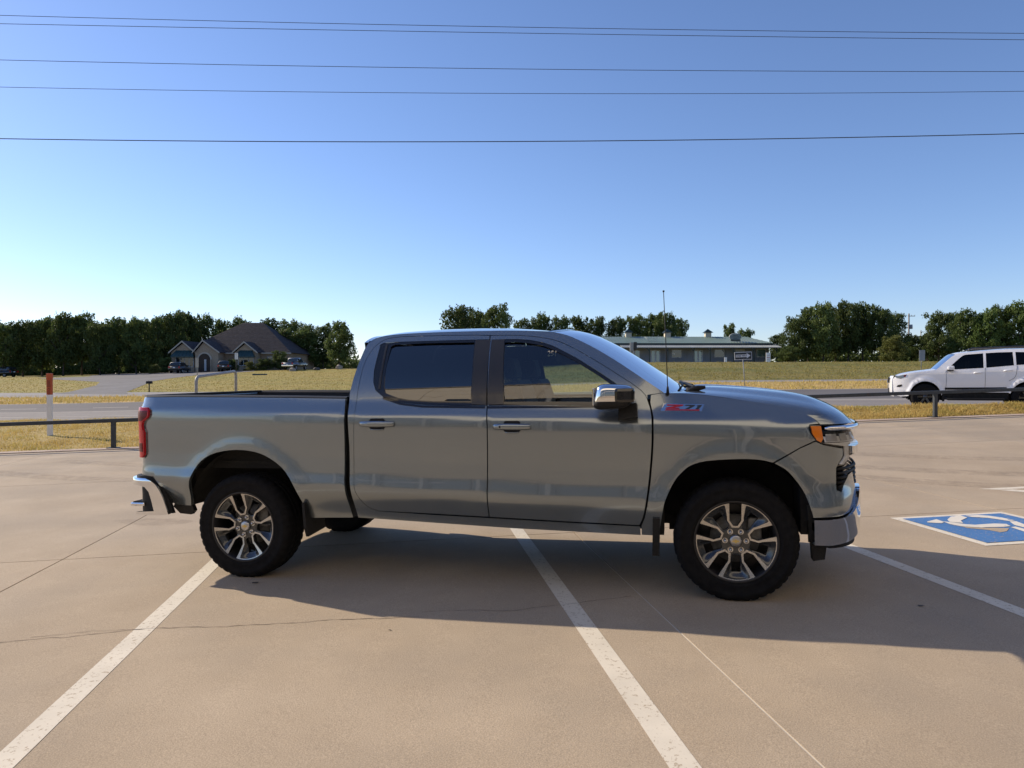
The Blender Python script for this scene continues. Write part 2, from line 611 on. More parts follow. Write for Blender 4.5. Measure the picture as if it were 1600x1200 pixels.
A_J = [-2.12 + 4.68 * k for k in range(-9, 13)]
B_J = [-24.9 + 4.97 * k for k in range(0, 7)]       # ... -0.05+, 5.0
B_J = [-24.77, -19.8, -14.83, -9.86, -4.89, 0.08, 5.1, 10.1]
G = 0.006
for i in range(len(A_J) - 1):
    a0, a1 = A_J[i], A_J[i + 1]
    e0, e1 = edge_b(a0) - 0.42, edge_b(a1) - 0.42
    for j in range(len(B_J)):
        b0 = B_J[j]
        if j + 1 < len(B_J) and min(e0, e1) > B_J[j + 1] + 0.8:
            c = [(a0 + G, b0 + G), (a1 - G, b0 + G), (a1 - G, B_J[j + 1] - G), (a0 + G, B_J[j + 1] - G)]
        elif min(e0, e1) > b0 + 0.3:
            c = [(a0 + G, b0 + G), (a1 - G, b0 + G), (a1 - G, e1), (a0 + G, e0)]
            lot_sheet('concrete_slab', c, M['concrete'], lot, 0, -0.02, 3, 4)
            break
        else:
            break
        lot_sheet('concrete_slab', c, M['concrete'], lot, 0, -0.02, 3, 3)
    # flush concrete kerb strip along the grass
    g = 0.005
    lot_sheet('kerb_block', [(a0 + g, e0 + 0.02), (a1 - g, e1 + 0.02), (a1 - g, e1 + 0.42), (a0 + g, e0 + 0.42)], M['kerb'], lot, 0.02, -0.06, 3, 1)
# bed under the joints
lot_sheet('joint_filler', [(A_J[0], B_J[0]), (A_J[-1], B_J[0]), (A_J[-1], edge_b(A_J[-1]) - 0.1), (A_J[0], edge_b(A_J[0]) - 0.1)], M['joint'], lot, -0.009, None, 40, 24)
# the light caulked part of one joint
lot_sheet('joint_caulk', [(2.553, -6.5), (2.567, -6.5), (2.567, -0.3), (2.553, -0.3)], M['caulk'], lot, -0.003, None, 1, 12)

def line(a, b0, b1, w=0.125):
    lot_sheet('painted_line', [(a - w / 2, b0), (a + w / 2, b0), (a + w / 2, b1), (a - w / 2, b1)], M['line_paint'], lot, 0.0018, None, 1, 6)
def tcoord(x, y):
    return (x * E1.x + y * E1.y, x * E2.x + y * E2.y)
for (x, y, b1) in ((-0.489, -0.695, 1.55), (1.852, 0.841, 1.55), (4.833, 0.738, 1.55)):
    a = tcoord(x, y)[0]
    line(a - 0.0, -4.6, 0.0 if x < 0 else b1)
# second white corner at the far right
ca, cb = tcoord(7.25, 3.98)
lot_sheet('painted_line', [(ca, cb), (ca + 2.6, cb - 0.02), (ca + 2.6, cb + 0.10), (ca - 0.2, cb + 0.10)], M['line_paint'], lot, 0.004, None, 4, 1)
lot_sheet('painted_line', [(ca - 0.02, cb - 0.03), (ca + 1.5, cb - 1.75), (ca + 1.62, cb - 1.70), (ca + 0.16, cb - 0.03)], M['line_paint'], lot, 0.004, None, 1, 4)

# accessible bay emblem: blue square, white border, worn symbol
ea, eb = tcoord(5.95, 0.93)
EW, EH = 1.30, 1.24
def emb(u, v, h): return SL(ea + u * EW, eb + v * EH, h)
def lot_poly(name, poly, m, h, parent=lot, fn=emb):
    V = [Vector((p[0], p[1], 0)) for p in poly]
    t = tessellate_polygon([V])
    o = arr_mesh(name, [tuple(fn(p[0], p[1], h)) for p in poly], [tuple(f) for f in t], m)
    bm = bmesh.new(); bm.from_mesh(o.data)
    for f in bm.faces:
        f.normal_update()
        if f.normal.z < 0: f.normal_flip()
    bm.to_mesh(o.data); bm.free()
    o.parent = parent; o.matrix_parent_inverse = parent.matrix_world.inverted()
    return o
lot_poly('emblem_border', [(0, 0), (1, 0), (1, 1), (0, 1)], M['line_paint'], 0.004)
lot_poly('emblem_field', [(.065, .065), (.935, .065), (.935, .935), (.065, .935)], M['blue_paint'], 0.008)
# worn wheelchair symbol, lying with its foot towards the truck
lot_poly('emblem_symbol', [(0.155, 0.773), (0.286, 0.838), (0.268, 0.73), (0.224, 0.698), (0.188, 0.711), (0.14, 0.746)], M['symbol_paint'], 0.012)
lot_poly('emblem_symbol', [(0.275, 0.75), (0.324, 0.694), (0.358, 0.62), (0.409, 0.581), (0.498, 0.588), (0.575, 0.589), (0.646, 0.554), (0.615, 0.478), (0.542, 0.468), (0.421, 0.486), (0.38, 0.481), (0.273, 0.561), (0.253, 0.651)], M['symbol_paint'], 0.012)
lot_poly('emblem_symbol', [(0.349, 0.799), (0.46, 0.9), (0.563, 0.93), (0.554, 0.837), (0.424, 0.747), (0.372, 0.659), (0.31, 0.724)], M['symbol_paint'], 0.012)
lot_poly('emblem_symbol', [(0.59, 0.903), (0.702, 0.907), (0.764, 0.852), (0.802, 0.762), (0.806, 0.648), (0.747, 0.645), (0.722, 0.715), (0.689, 0.788), (0.603, 0.848)], M['symbol_paint'], 0.012)
lot_poly('emblem_symbol', [(0.743, 0.633), (0.791, 0.62), (0.754, 0.488), (0.671, 0.398), (0.672, 0.505)], M['symbol_paint'], 0.012)
lot_poly('emblem_symbol', [(0.588, 0.447), (0.637, 0.456), (0.631, 0.344), (0.552, 0.259)], M['symbol_paint'], 0.012)
lot_poly('worn_patch', [(0.282, 0.555), (0.381, 0.472), (0.465, 0.463), (0.551, 0.421), (0.461, 0.34), (0.393, 0.319), (0.368, 0.403), (0.279, 0.502)], M['concrete'], 0.0105)
# hairline cracks across the slabs
def crack(pts, w, seed):
    rnd = random.Random(seed)
    P = [np.array(p) for p in pts]; L = []
    for i in range(len(P) - 1):
        d = P[i + 1] - P[i]; n = max(2, int(np.hypot(*d) / 0.035))
        off = 0
        for k in range(n):
            off = off * 0.8 + rnd.uniform(-0.009, 0.009)
            L.append((P[i] + d * k / n + np.array([-d[1], d[0]]) / np.hypot(*d) * off))
    V = []; F = []
    for k, p in enumerate(L):
        d = L[min(k + 1, len(L) - 1)] - L[max(k - 1, 0)]; d = d / (np.hypot(*d) + 1e-9)
        nn = np.array([-d[1], d[0]]); ww = w * rnd.uniform(0.35, 1.25) / 2
        V.append(tuple(LOT(*(p + nn * ww), 0.0026))); V.append(tuple(LOT(*(p - nn * ww), 0.0026)))
    for k in range(len(L) - 1): F.append((2 * k, 2 * k + 1, 2 * k + 3, 2 * k + 2))
    o = arr_mesh('crack', V, F, M['joint']); o.parent = lot; o.matrix_parent_inverse = lot.matrix_world.inverted()
    tag(o, kind='structure')
crack([(-1.6, -2.9), (-0.655, -2.475), (-0.35, -2.33), (-0.031, -2.149), (0.45, -2.02), (0.9, -1.86), (1.333, -1.704), (1.75, -1.6)], 0.006, 3)
crack([(1.70, -1.52), (2.0, -1.43), (2.25, -1.40), (2.6, -1.20), (3.08, -0.95)], 0.005, 5)
crack([(-0.55, -2.36), (-0.25, -2.2), (0.1, -2.1)], 0.004, 9)
# small oil spots
M['oil'] = noise_mat('oil', [(0.3, (0.05, 0.045, 0.04)), (0.7, (0.11, 0.095, 0.08))], 14, rough=0.7)
def spot(x, y, r, seed):
    rnd = random.Random(seed)
    poly = [(x + r * rnd.uniform(.6, 1.2) * math.cos(k * math.pi / 6), y + .7 * r * rnd.uniform(.6, 1.2) * math.sin(k * math.pi / 6)) for k in range(12)]
    lot_poly('oil_spot', poly, M['oil'], 0.005, lot, lambda a, b, h: LOT(a, b, h))
spot(0.18, -1.08, 0.03, 1); spot(4.9, -0.86, 0.022, 2); spot(1.62, -1.87, 0.012, 7); spot(-0.2, -2.9, 0.01, 8)

# ------------------------------------------------------------------ terrain beyond the lot
ROW_S = [-0.72, -0.22, 0.2, 0.72]
def _z(D, y): return (HORIZON - y) * D / FPX
ROWS = {  # distance ahead, height relative to the camera, for the four columns
 'B': [(22.0, _z(22, 662)), (21, _z(21, 650)), (19.8, _z(19.8, 641)), (18.95, _z(18.95, 631))],
 'C': [(24, _z(24, 657.5)), (22.8, _z(22.8, 649)), (21.5, _z(21.5, 647)), (19.6, _z(19.6, 650.5))],
 'M': [(30, _z(30, 644.5)), (31, _z(31, 634)), (33, _z(33, 625)), (34, _z(34, 620.5))],
 'D': [(38, _z(38, 632)), (44, _z(44, 622)), (50, _z(50, 610)), (53, _z(53, 605.5))],
 'E': [(50, _z(50, 622)), (55, _z(55, 616)), (65, _z(65, 598)), (70, _z(70, 593.5))],
 'F': [(66, _z(66, 614)), (66, _z(66, 611)), (71, _z(71, 595)), (76, _z(76, 591))],
 'G': [(110, _z(110, 590)), (113, _z(113, 576.5)), (100, _z(100, 566)), (100, _z(100, 564.5))],
 'H': [(140, 0.1), (140, 1.55), (135, 2.5), (135, 2.7)],
 'I': [(420, 0.2), (420, 1.6), (420, 2.4), (420, 2.6)],
 'J': [(2600, -6.0), (2600, -6), (2600, -6), (2600, -6)],
}
ORDER = 'BCMDEFGHIJ'
def rowat(k, s):
    s = max(-0.72, min(0.72, s))
    if k == 'A':
        V = edge_V(s); return V, lot_z(s * V, V)
    r = ROWS[k]
    i = 0
    while i < 2 and s > ROW_S[i + 1]: i += 1
    t = (s - ROW_S[i]) / (ROW_S[i + 1] - ROW_S[i])
    t = t * t * (3 - 2 * t) * 0.5 + t * 0.5
    return r[i][0] + (r[i + 1][0] - r[i][0]) * t, r[i][1] + (r[i + 1][1] - r[i][1]) * t
def terr(U, V):
    s = U / V
    pv, pz = rowat('A', s)
    if V <= pv: return lot_z(U, V)
    for k in ORDER:
        v, z = rowat(k, s)
        if V <= v: return pz + (z - pz) * (V - pv) / (v - pv)
        pv, pz = v, z
    return pz
def ground_at(px, py, v0=16.0, v1=200.0):
    """where the sight line through a photograph pixel first meets the terrain"""
    V = v0
    while V < v1:
        if (HORIZON - py) / FPX * V <= terr((px - 800) / FPX * V, V): break
        V += 0.1
    U = (px - 800) / FPX * V
    return lvl(U, V, terr(U, V)), V
def ground_pt(px, V):
    U = (px - 800) / FPX * V
    return lvl(U, V, terr(U, V))

def band(name, k0, k1, m, nv, S=(-1.9, 1.9), ns=150, jit=0.0, seed=1, z0=0.0, kind='structure', t0=0.0, t1=1.0):
    rnd = random.Random(seed)
    V = []; F = []
    for i in range(ns + 1):
        s = S[0] + (S[1] - S[0]) * i / ns
        va, za = rowat(k0, s); vb, zb = rowat(k1, s)
        for j in range(nv + 1):
            t = t0 + (t1 - t0) * j / nv
            v = va + (vb - va) * t; z = za + (zb - za) * t
            if jit and 0 < j < nv: z += rnd.uniform(-jit, jit)
            V.append(tuple(lvl(s * v, v, z + z0)))
    for i in range(ns):
        for j in range(nv):
            a = i * (nv + 1) + j
            F.append((a, a + nv + 1, a + nv + 2, a + 1))
    return tag(arr_mesh(name, V, F, m, None, True), kind=kind)

M['verge_soil'] = noise_mat('verge_soil', [(0.3, (0.30, 0.215, 0.075)), (0.55, (0.42, 0.31, 0.11)), (0.75, (0.27, 0.235, 0.06))], 1.6, 6, 0.95, 0.6, 20, speck=(30, 0.3))
M['straw'] = noise_mat('straw', [(0.3, (0.36, 0.235, 0.085)), (0.5, (0.48, 0.325, 0.115)), (0.72, (0.31, 0.25, 0.07))], 0.5, 8, 0.95, 0.6, 6, stretch=(0.35, 1.5, 1), space='Generated' if False else 'Object', speck=(5, 0.3), rot=-YAW)
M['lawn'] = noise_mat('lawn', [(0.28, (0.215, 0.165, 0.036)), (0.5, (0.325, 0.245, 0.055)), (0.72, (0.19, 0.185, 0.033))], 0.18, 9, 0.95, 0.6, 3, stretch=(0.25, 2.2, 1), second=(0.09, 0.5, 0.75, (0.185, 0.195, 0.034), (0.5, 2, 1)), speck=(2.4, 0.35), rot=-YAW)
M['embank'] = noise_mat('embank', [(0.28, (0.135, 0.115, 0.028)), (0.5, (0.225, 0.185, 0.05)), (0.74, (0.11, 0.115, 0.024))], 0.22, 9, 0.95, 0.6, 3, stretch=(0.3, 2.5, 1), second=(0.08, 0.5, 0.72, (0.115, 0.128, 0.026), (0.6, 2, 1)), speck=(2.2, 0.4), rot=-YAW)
M['asphalt'] = noise_mat('asphalt', [(0.3, (0.115, 0.105, 0.10)), (0.7, (0.155, 0.145, 0.138))], 0.6, 8, 0.9, 0.3, 40, stretch=(0.12, 1.6, 1), speck=(8, 0.12), rot=-YAW)
M['asphalt_light'] = noise_mat('asphalt_light', [(0.3, (0.20, 0.18, 0.165)), (0.7, (0.27, 0.245, 0.22))], 0.6, 8, 0.9, 0.3, 40, stretch=(0.1, 1.8, 1), speck=(8, 0.12), rot=-YAW)
M['lane'] = noise_mat('lane', [(0.3, (0.22, 0.205, 0.19)), (0.7, (0.30, 0.28, 0.26))], 0.4, 8, 0.9, stretch=(0.2, 1, 1), speck=(3, 0.12))
M['drive'] = noise_mat('drive', [(0.3, (0.135, 0.13, 0.13)), (0.7, (0.185, 0.18, 0.178))], 0.3, 8, 0.9, speck=(3, 0.12))
M['far_ground'] = noise_mat('far_ground', [(0.3, (0.05, 0.06, 0.02)), (0.7, (0.12, 0.11, 0.04))], 0.05, 6, 0.95)

band('grass_verge', 'A', 'B', M['verge_soil'], 6, jit=0.015, seed=2)
band('grass_verge', 'B', 'C', M['verge_soil'], 4, jit=0.015, seed=3)
band('road', 'C', 'M', M['asphalt_light'], 4)
band('road', 'M', 'D', M['asphalt'], 4)
band('grass_median', 'D', 'E', M['straw'], 8, jit=0.05, seed=4)
band('frontage_road', 'E', 'F', M['lane'], 4)
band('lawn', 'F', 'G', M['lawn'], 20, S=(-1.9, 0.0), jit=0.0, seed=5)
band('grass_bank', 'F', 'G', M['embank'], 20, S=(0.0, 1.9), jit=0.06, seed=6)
band('field', 'G', 'H', M['lawn'], 4, ns=60)
band('field', 'H', 'I', M['far_ground'], 8, ns=60)
band('field', 'I', 'J', M['far_ground'], 3, ns=60)
# painted lines on the road
def road_line(k0, k1, t, w, S, ns=60):
    band('road_line', k0, k1, M['line_paint'], 1, S=S, ns=ns, z0=0.006, t0=t, t1=t + w)
road_line('C', 'M', 0.30, 0.02, (-1.9, 0.3))
road_line('C', 'M', 0.86, 0.022, (-1.9, 1.9))
for k in range(16):
    s = -0.98 + k * 0.13
    road_line('M', 'D', 0.30, 0.022, (s, s + 0.05), 6)
road_line('M', 'D', 0.95, 0.02, (-1.9, 1.9))
# drive up to the brick house
DRIVE_UV = []
def terr_poly(name, pix, m, dz, kind='structure'):
    pts = []
    for px, py in pix:
        p, V = ground_at(px, py, 50, 170); d = p - CAM
        pts.append((d.dot(RGT), d.dot(AHEAD)))
    DRIVE_UV.extend(pts)
    surf = lambda u, v, o: tuple(lvl(u, v, terr(u, v) + dz + o))
    return tag(panel(name, pts, surf, m, None, res=3.0, depth=0.0, center=(0, 60, -60), nrm=False), kind=kind)
terr_poly('driveway', [(83, 615.5), (150, 602.5), (156, 597), (84, 593), (60, 591), (139, 588.5), (184, 583.5), (234, 581), (300, 579), (398, 578), (397, 580.5), (310, 586), (268, 591), (238, 596), (197, 613), (200, 615.5)], M['drive'], 0.015)
# wide ground under and behind the lot so that the land goes on in every direction
gv = []; gf = []
for rr in (30, 80, 250, 900, 2600):
    for k in range(48):
        an = 2 * math.pi * k / 48
        gv.append(tuple(CAM + Vector((rr * math.cos(an), rr * math.sin(an), -2.6 if rr < 100 else -7.5))))
gv.append(tuple(CAM + Vector((0, 0, -2.6))))
for i in range(4):
    for k in range(48):
        gf.append((i * 48 + k, (i + 1) * 48 + k, (i + 1) * 48 + (k + 1) % 48, i * 48 + (k + 1) % 48))
gt = [(240, k, (k + 1) % 48) for k in range(48)]
me = bpy.data.meshes.new('ground'); me.from_pydata(gv, [], gf + gt)
me.shade_flat()
tag(link_mesh('ground', me, M['lawn']), kind='structure')

# ------------------------------------------------------------------ grass blades
def grass_mat(name, cols):
    m, nt, b = _new(name)
    nz = noise_node(nt, 1.1, 6, 0.75)
    r = ramp(nt, cols)
    nt.links.new(nz.outputs['Fac'], r.inputs['Fac'])
    nt.links.new(r.outputs['Color'], b.inputs['Base Color'])
    b.inputs['Roughness'].default_value = 0.8; b.inputs['Specular IOR Level'].default_value = 0.15
    tr = nt.nodes.new('ShaderNodeBsdfTranslucent'); nt.links.new(r.outputs['Color'], tr.inputs['Color'])
    mx = nt.nodes.new('ShaderNodeMixShader'); mx.inputs[0].default_value = 0.3
    o = nt.nodes['Material Output']
    nt.links.new(b.outputs[0], mx.inputs[1]); nt.links.new(tr.outputs[0], mx.inputs[2]); nt.links.new(mx.outputs[0], o.inputs['Surface'])
    return m
M['dry_grass'] = grass_mat('dry_grass', [(0.28, (0.42, 0.31, 0.10)), (0.46, (0.60, 0.45, 0.165)), (0.6, (0.50, 0.41, 0.13)), (0.76, (0.29, 0.29, 0.065))])
M['bank_grass'] = grass_mat('bank_grass', [(0.28, (0.21, 0.17, 0.042)), (0.5, (0.33, 0.27, 0.08)), (0.75, (0.155, 0.16, 0.034))])

M['lawn_grass'] = grass_mat('lawn_grass', [(0.28, (0.235, 0.18, 0.042)), (0.5, (0.345, 0.265, 0.066)), (0.75, (0.215, 0.205, 0.04))])
def blades(name, k0, k1, n, S, hmin, hmax, w, m, seed, dens=None):
    rng = np.random.default_rng(seed)
    V = np.zeros((n, 3, 3), np.float32); c = 0
    while c < n:
        s = rng.uniform(*S)
        va, za = rowat(k0, s); vb, zb = rowat(k1, s)
        t = rng.uniform(0, 1)
        v = va + (vb - va) * t; z = za + (zb - za) * t
        if k0 == 'F' and s < 0 and inside(np.array([[s * v, v]]), DRIVE_UV)[0]: continue
        p = lvl(s * v, v, z)
        h = rng.uniform(hmin, hmax) * (0.6 + 0.8 * (0.5 + 0.5 * math.sin(p.x * 2.1 + 1.3 * math.sin(p.y * 3.3))))
        an = rng.uniform(0, math.pi); ln = rng.uniform(0, 2 * math.pi); lean = rng.uniform(0.2, 1.0) * h
        dx, dy = math.cos(an) * w, math.sin(an) * w
        V[c] = [(p.x - dx, p.y - dy, p.z - 0.01), (p.x + dx, p.y + dy, p.z - 0.01), (p.x + math.cos(ln) * lean, p.y + math.sin(ln) * lean, p.z + h)]
        c += 1
    F = np.arange(n * 3).reshape(n, 3)
    return tag(arr_mesh(name, V.reshape(-1, 3), F, m), kind='stuff')
blades('grass', 'A', 'B', 60000, (-0.85, 0.85), 0.03, 0.085, 0.010, M['dry_grass'], 11)
blades('grass', 'B', 'C', 26000, (-0.85, 0.85), 0.03, 0.085, 0.010, M['dry_grass'], 12)
blades('grass', 'D', 'E', 24000, (-0.85, 0.85), 0.06, 0.22, 0.03, M['dry_grass'], 13)
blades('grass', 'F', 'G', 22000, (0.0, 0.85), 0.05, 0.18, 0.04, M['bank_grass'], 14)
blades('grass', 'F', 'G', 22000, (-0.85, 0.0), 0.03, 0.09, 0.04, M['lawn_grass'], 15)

def mark_mat():
    m, nt, b = _new('tyre_mark')
    b.inputs['Base Color'].default_value = (0.20, 0.155, 0.115, 1); b.inputs['Roughness'].default_value = 0.85
    nz = noise_node(nt, 7, 6, 0.7, (1, 1, 1)); r = ramp(nt, [(0.36, (0, 0, 0)), (0.8, (0.30, 0.30, 0.30))])
    nt.links.new(nz.outputs['Fac'], r.inputs['Fac'])
    tr = nt.nodes.new('ShaderNodeBsdfTransparent'); mx = nt.nodes.new('ShaderNodeMixShader')
    nt.links.new(r.outputs['Color'], mx.inputs[0]); nt.links.new(tr.outputs[0], mx.inputs[1]); nt.links.new(b.outputs[0], mx.inputs[2])
    nt.links.new(mx.outputs[0], nt.nodes['Material Output'].inputs['Surface'])
    return m
M['tyre_mark'] = mark_mat()
def tyre_mark(pts, w):
    P = smooth_poly(pts, 8); V = []; F = []
    for k, p in enumerate(P):
        a = np.array(P[max(k - 1, 0)]); b = np.array(P[min(k + 1, len(P) - 1)]); d = (b - a) / np.hypot(*(b - a)); n = np.array([-d[1], d[0]])
        for t in (-1, 1): V.append(tuple(LOT(*(np.array(p) + n * w * t / 2), 0.0034)))
    for k in range(len(P) - 1): F.append((2 * k, 2 * k + 1, 2 * k + 3, 2 * k + 2))
    o = arr_mesh('tyre_mark', V, F, M['tyre_mark']); o.parent = lot; o.matrix_parent_inverse = lot.matrix_world.inverted()
for dx in (0.0, 1.5):
    tyre_mark([(4.9 + dx * .2, 6.3 + dx), (6.2, 5.7 + dx), (7.6, 5.3 + dx), (9.2, 5.2 + dx), (11.5, 5.6 + dx), (14, 6.4 + dx)], .42)
    tyre_mark([(-8.5, 4.2 + dx), (-5.5, 3.6 + dx), (-2.6, 3.9 + dx), (0.5, 5.2 + dx), (3.5, 7.2 + dx)], .40)
tyre_mark([(5.2, 5.2), (6.4, 4.55), (7.8, 4.2), (9.6, 4.3)], .42)

def stain(x, y, rx, ry, seed):
    rnd = random.Random(seed)
    lot_poly('stain', [(x + rx * rnd.uniform(.7, 1.1) * math.cos(k * math.pi / 10), y + ry * rnd.uniform(.7, 1.1) * math.sin(k * math.pi / 10)) for k in range(20)], M['tyre_mark'], 0.003, lot, lambda a, b, h: LOT(a, b, h))
stain(-2.4, .9, .5, .2, 5)
# ------------------------------------------------------------------ the pickup truck
# truck frame: x forward from the rear axle, y to the far side, z up from the lot
_PZ = [.20, .30, .40, .46, .50, .54, .58, .62, .66, .70, .745, .785, .83, .95, 1.10, 1.22, 1.28, 1.305, 1.34, 1.385]
_PY = [.840, .865, .886, .897, .905, .919, .936, .953, .970, .983, .987, .981, .974, .971, .974, .976, .972, .962, .945, .925]
_zt = np.arange(0.15, 2.1, 0.003)
_yt = np.where(_zt <= 1.385, np.interp(_zt, _PZ, _PY), .925 - .24 * (_zt - 1.385) - .50 * np.clip(_zt - 1.385, 0, 9) ** 2)
_k = np.exp(-0.5 * (np.arange(-9, 10) / 3.2) ** 2); _k /= _k.sum()
_yt = np.convolve(np.pad(_yt, 9, mode='edge'), _k, 'valid')

PLAN = smooth_poly([(3.95, .985), (4.10, .985), (4.25, .975), (4.36, .945), (4.44, .885), (4.50, .80), (4.55, .68), (4.59, .48), (4.615, .24), (4.625, 0)], 6)[6:]
def _arc(P):
    d = [0]
    for i in range(1, len(P)): d.append(d[-1] + math.hypot(P[i][0] - P[i - 1][0], P[i][1] - P[i - 1][1]))
    return np.array(d)
PS = _arc(PLAN); PX = np.array([p[0] for p in PLAN]); PYY = np.array([p[1] for p in PLAN])
def plan(s):
    if s <= 0: return 4.10 + s, .985
    return float(np.interp(s, PS, PX)), float(np.interp(s, PS, PYY))
RPLAN = smooth_poly([(-.55, .985), (-.70, .985), (-.82, .982), (-.90, .965), (-.95, .925), (-.972, .86), (-.98, .75), (-.985, .4), (-.985, 0)], 6)[6:]
RS = _arc(RPLAN); RX = np.array([p[0] for p in RPLAN]); RY = np.array([p[1] for p in RPLAN])
def rplan(s):
    if s <= 0: return -.70 - s, .985
    return float(np.interp(s, RS, RX)), float(np.interp(s, RS, RY))

BPLAN = smooth_poly([(-.55, .978), (-.70, .978), (-.86, .974), (-.96, .956), (-1.02, .915), (-1.05, .84), (-1.06, .70), (-1.065, .4), (-1.065, 0)], 6)[6:]
BS = _arc(BPLAN); BX = np.array([p[0] for p in BPLAN]); BY = np.array([p[1] for p in BPLAN])
def flare(x, z):
    f = 0.0
    for cx, cz, r0 in ((0.015, .50, .50), (3.745, .47, .485)):
        r = math.hypot(x - cx, z - cz) - r0
        if z > .3 and r > -.1: f += .010 / (1 + (max(r, 0) / .10) ** 5)
    return f
def prof(x, z):
    return float(np.interp(z + .033 * (x - 1), _zt, _yt))
def Yb(x, z):
    t = 1.0
    if x > 4.10: t = float(np.interp(min(x, 4.45), PX[:40], PYY[:40])) / .985
    elif x < -.70: t = float(np.interp(-x, -RX[:30], RY[:30])) / .985
    zs = z + .033 * (x - 1)
    lean = .42 * sstep((x - 3.12) / .35) * max(0.0, zs - 1.325) ** 1.0 if x > 3.1 else 0.0
    return prof(x, z) * t + flare(x, z) - lean
def side(sg):
    return lambda x, z, o: (x, sg * (Yb(x, z) + o), z)
def nose(sg):
    def f(s, z, o):
        x, y = plan(s); x1, y1 = plan(s - .004); x2, y2 = plan(s + .004)
        dx, dy = x2 - x1, y2 - y1; l = math.hypot(dx, dy) or 1
        nx, ny = -dy / l, dx / l
        if ny < 0 and s < .3: nx, ny = -nx, -ny
        if nx < 0: nx = -nx
        k = prof(4.1, z) / .985
        b = 0.016 * sstep((.80 - z) / .10) * sstep((s - .1) / .25)
        return (x + nx * (o + b), sg * ((y + abs(ny) * (o + b)) * k + (flare(x, z) if s < .25 else 0)), z)
    return f
def tail(sg):
    def f(s, z, o):
        x, y = rplan(s); x1, y1 = rplan(s - .004); x2, y2 = rplan(s + .004)
        dx, dy = x2 - x1, y2 - y1; l = math.hypot(dx, dy) or 1
        nx, ny = -abs(dy) / l, abs(dx) / l
        return (x + nx * o, sg * (y + ny * o) * prof(-.8, z) / .985, z)
    return f

def rear_bump(sg):
    def pl(s):
        if s <= 0: return -.70 - s, .978
        return float(np.interp(s, BS, BX)), float(np.interp(s, BS, BY))
    def f(s, z, o):
        x, y = pl(s); x1, y1 = pl(s - .004); x2, y2 = pl(s + .004)
        dx, dy = x2 - x1, y2 - y1; l = math.hypot(dx, dy) or 1
        nx, ny = -abs(dy) / l, abs(dx) / l
        return (x + nx * o, sg * (y + ny * o), z)
    return f
truck = empty('pickup_truck')
truck.matrix_world = TILT
tag(truck, 'grey crew cab pickup truck with chrome bumpers parked broadside across the painted bay lines', 'pickup truck')
PT = M['truck_paint']
ARCH_R = smooth_poly([(.548, .478), (.521, .59), (.513, .629), (.461, .762), (.363, .884), (.227, .970), (.088, 1.008), (-.083, 1.012), (-.258, .976), (-.378, .893), (-.449, .765), (-.468, .647), (-.493, .553)], 3)
AF1 = smooth_poly([(4.234, .50), (4.230, .585), (4.216, .637), (4.180, .742), (4.115, .844), (4.060, .902), (3.997, .938)], 3)
AF2 = smooth_poly([(3.985, .943), (3.906, .961), (3.774, .966), (3.566, .952), (3.46, .921), (3.40, .874), (3.345, .806), (3.286, .683), (3.267, .602), (3.247, .486), (3.240, .42)], 3)
BED = [(-.93, 1.448), (-.6, 1.447), (-.2, 1.439), (.4, 1.426), (.893, 1.412), (.906, 1.30), (.905, 1.1), (.898, .80), (.908, .65), (.928, .487), (.60, .477)] + ARCH_R + \
      [(-.652, .555), (-.69, .60), (-.727, .694), (-.793, .796), (-.90, .805), (-.975, .81), (-.975, 1.40)]
REAR_CUT = smooth_poly([(2.012, 1.873), (1.80, 1.882), (1.50, 1.886), (1.25, 1.886), (1.14, 1.870), (1.071, 1.825), (1.03, 1.760), (1.004, 1.680), (.990, 1.55), (.985, 1.446), (.982, 1.278), (.974, 1.035), (.972, .80), (.984, .70), (1.024, .624), (1.08, .572), (1.147, .548)], 3)
RDOOR = [(1.985, 1.873)] + REAR_CUT[2:] + [(1.6, .537), (2.017, .524), (2.019, .635), (2.027, 1.0), (2.029, 1.2), (2.018, 1.362), (1.998, 1.693)]
FRONT_CUT = smooth_poly([(2.0, 1.873), (2.18, 1.868), (2.338, 1.852), (2.47, 1.826), (2.585, 1.782), (2.764, 1.682), (2.942, 1.569), (3.132, 1.437), (3.182, 1.350), (3.203, 1.252), (3.203, 1.12), (3.196, 1.0), (3.177, .811), (3.152, .644), (3.13, .55), (3.104, .492)], 3)
FDOOR = FRONT_CUT + [(2.6, .505), (2.017, .524), (2.019, .635), (2.027, 1.0), (2.029, 1.2), (2.018, 1.362), (1.998, 1.693), (1.985, 1.873)]
RW_O = smooth_poly([(1.106, 1.808), (1.130, 1.838), (1.40, 1.842), (1.885, 1.840), (1.990, 1.838)], 2)[:-1] + [(1.990, 1.838), (2.014, 1.345), (1.80, 1.347), (1.521, 1.356), (1.34, 1.376), (1.20, 1.420), (1.135, 1.468), (1.108, 1.53), (1.098, 1.62)]
RW_G = [(1.196, 1.805), (1.22, 1.822), (1.5, 1.825), (1.870, 1.820), (1.885, 1.60), (1.892, 1.378), (1.603, 1.380), (1.400, 1.394), (1.30, 1.413), (1.212, 1.446), (1.196, 1.50), (1.190, 1.65)]
FW_O = [(2.008, 1.836), (2.100, 1.836), (2.2, 1.834), (2.30, 1.824), (2.40, 1.803), (2.485, 1.772), (2.66, 1.680), (2.841, 1.566), (3.045, 1.425), (3.06, 1.395), (3.05, 1.345), (2.90, 1.338), (2.5, 1.342), (2.032, 1.345)]
FW_G = [(2.108, 1.812), (2.2, 1.812), (2.30, 1.800), (2.40, 1.779), (2.47, 1.752), (2.647, 1.660), (2.83, 1.544), (2.93, 1.474), (2.93, 1.358), (2.5, 1.366), (2.146, 1.368)]
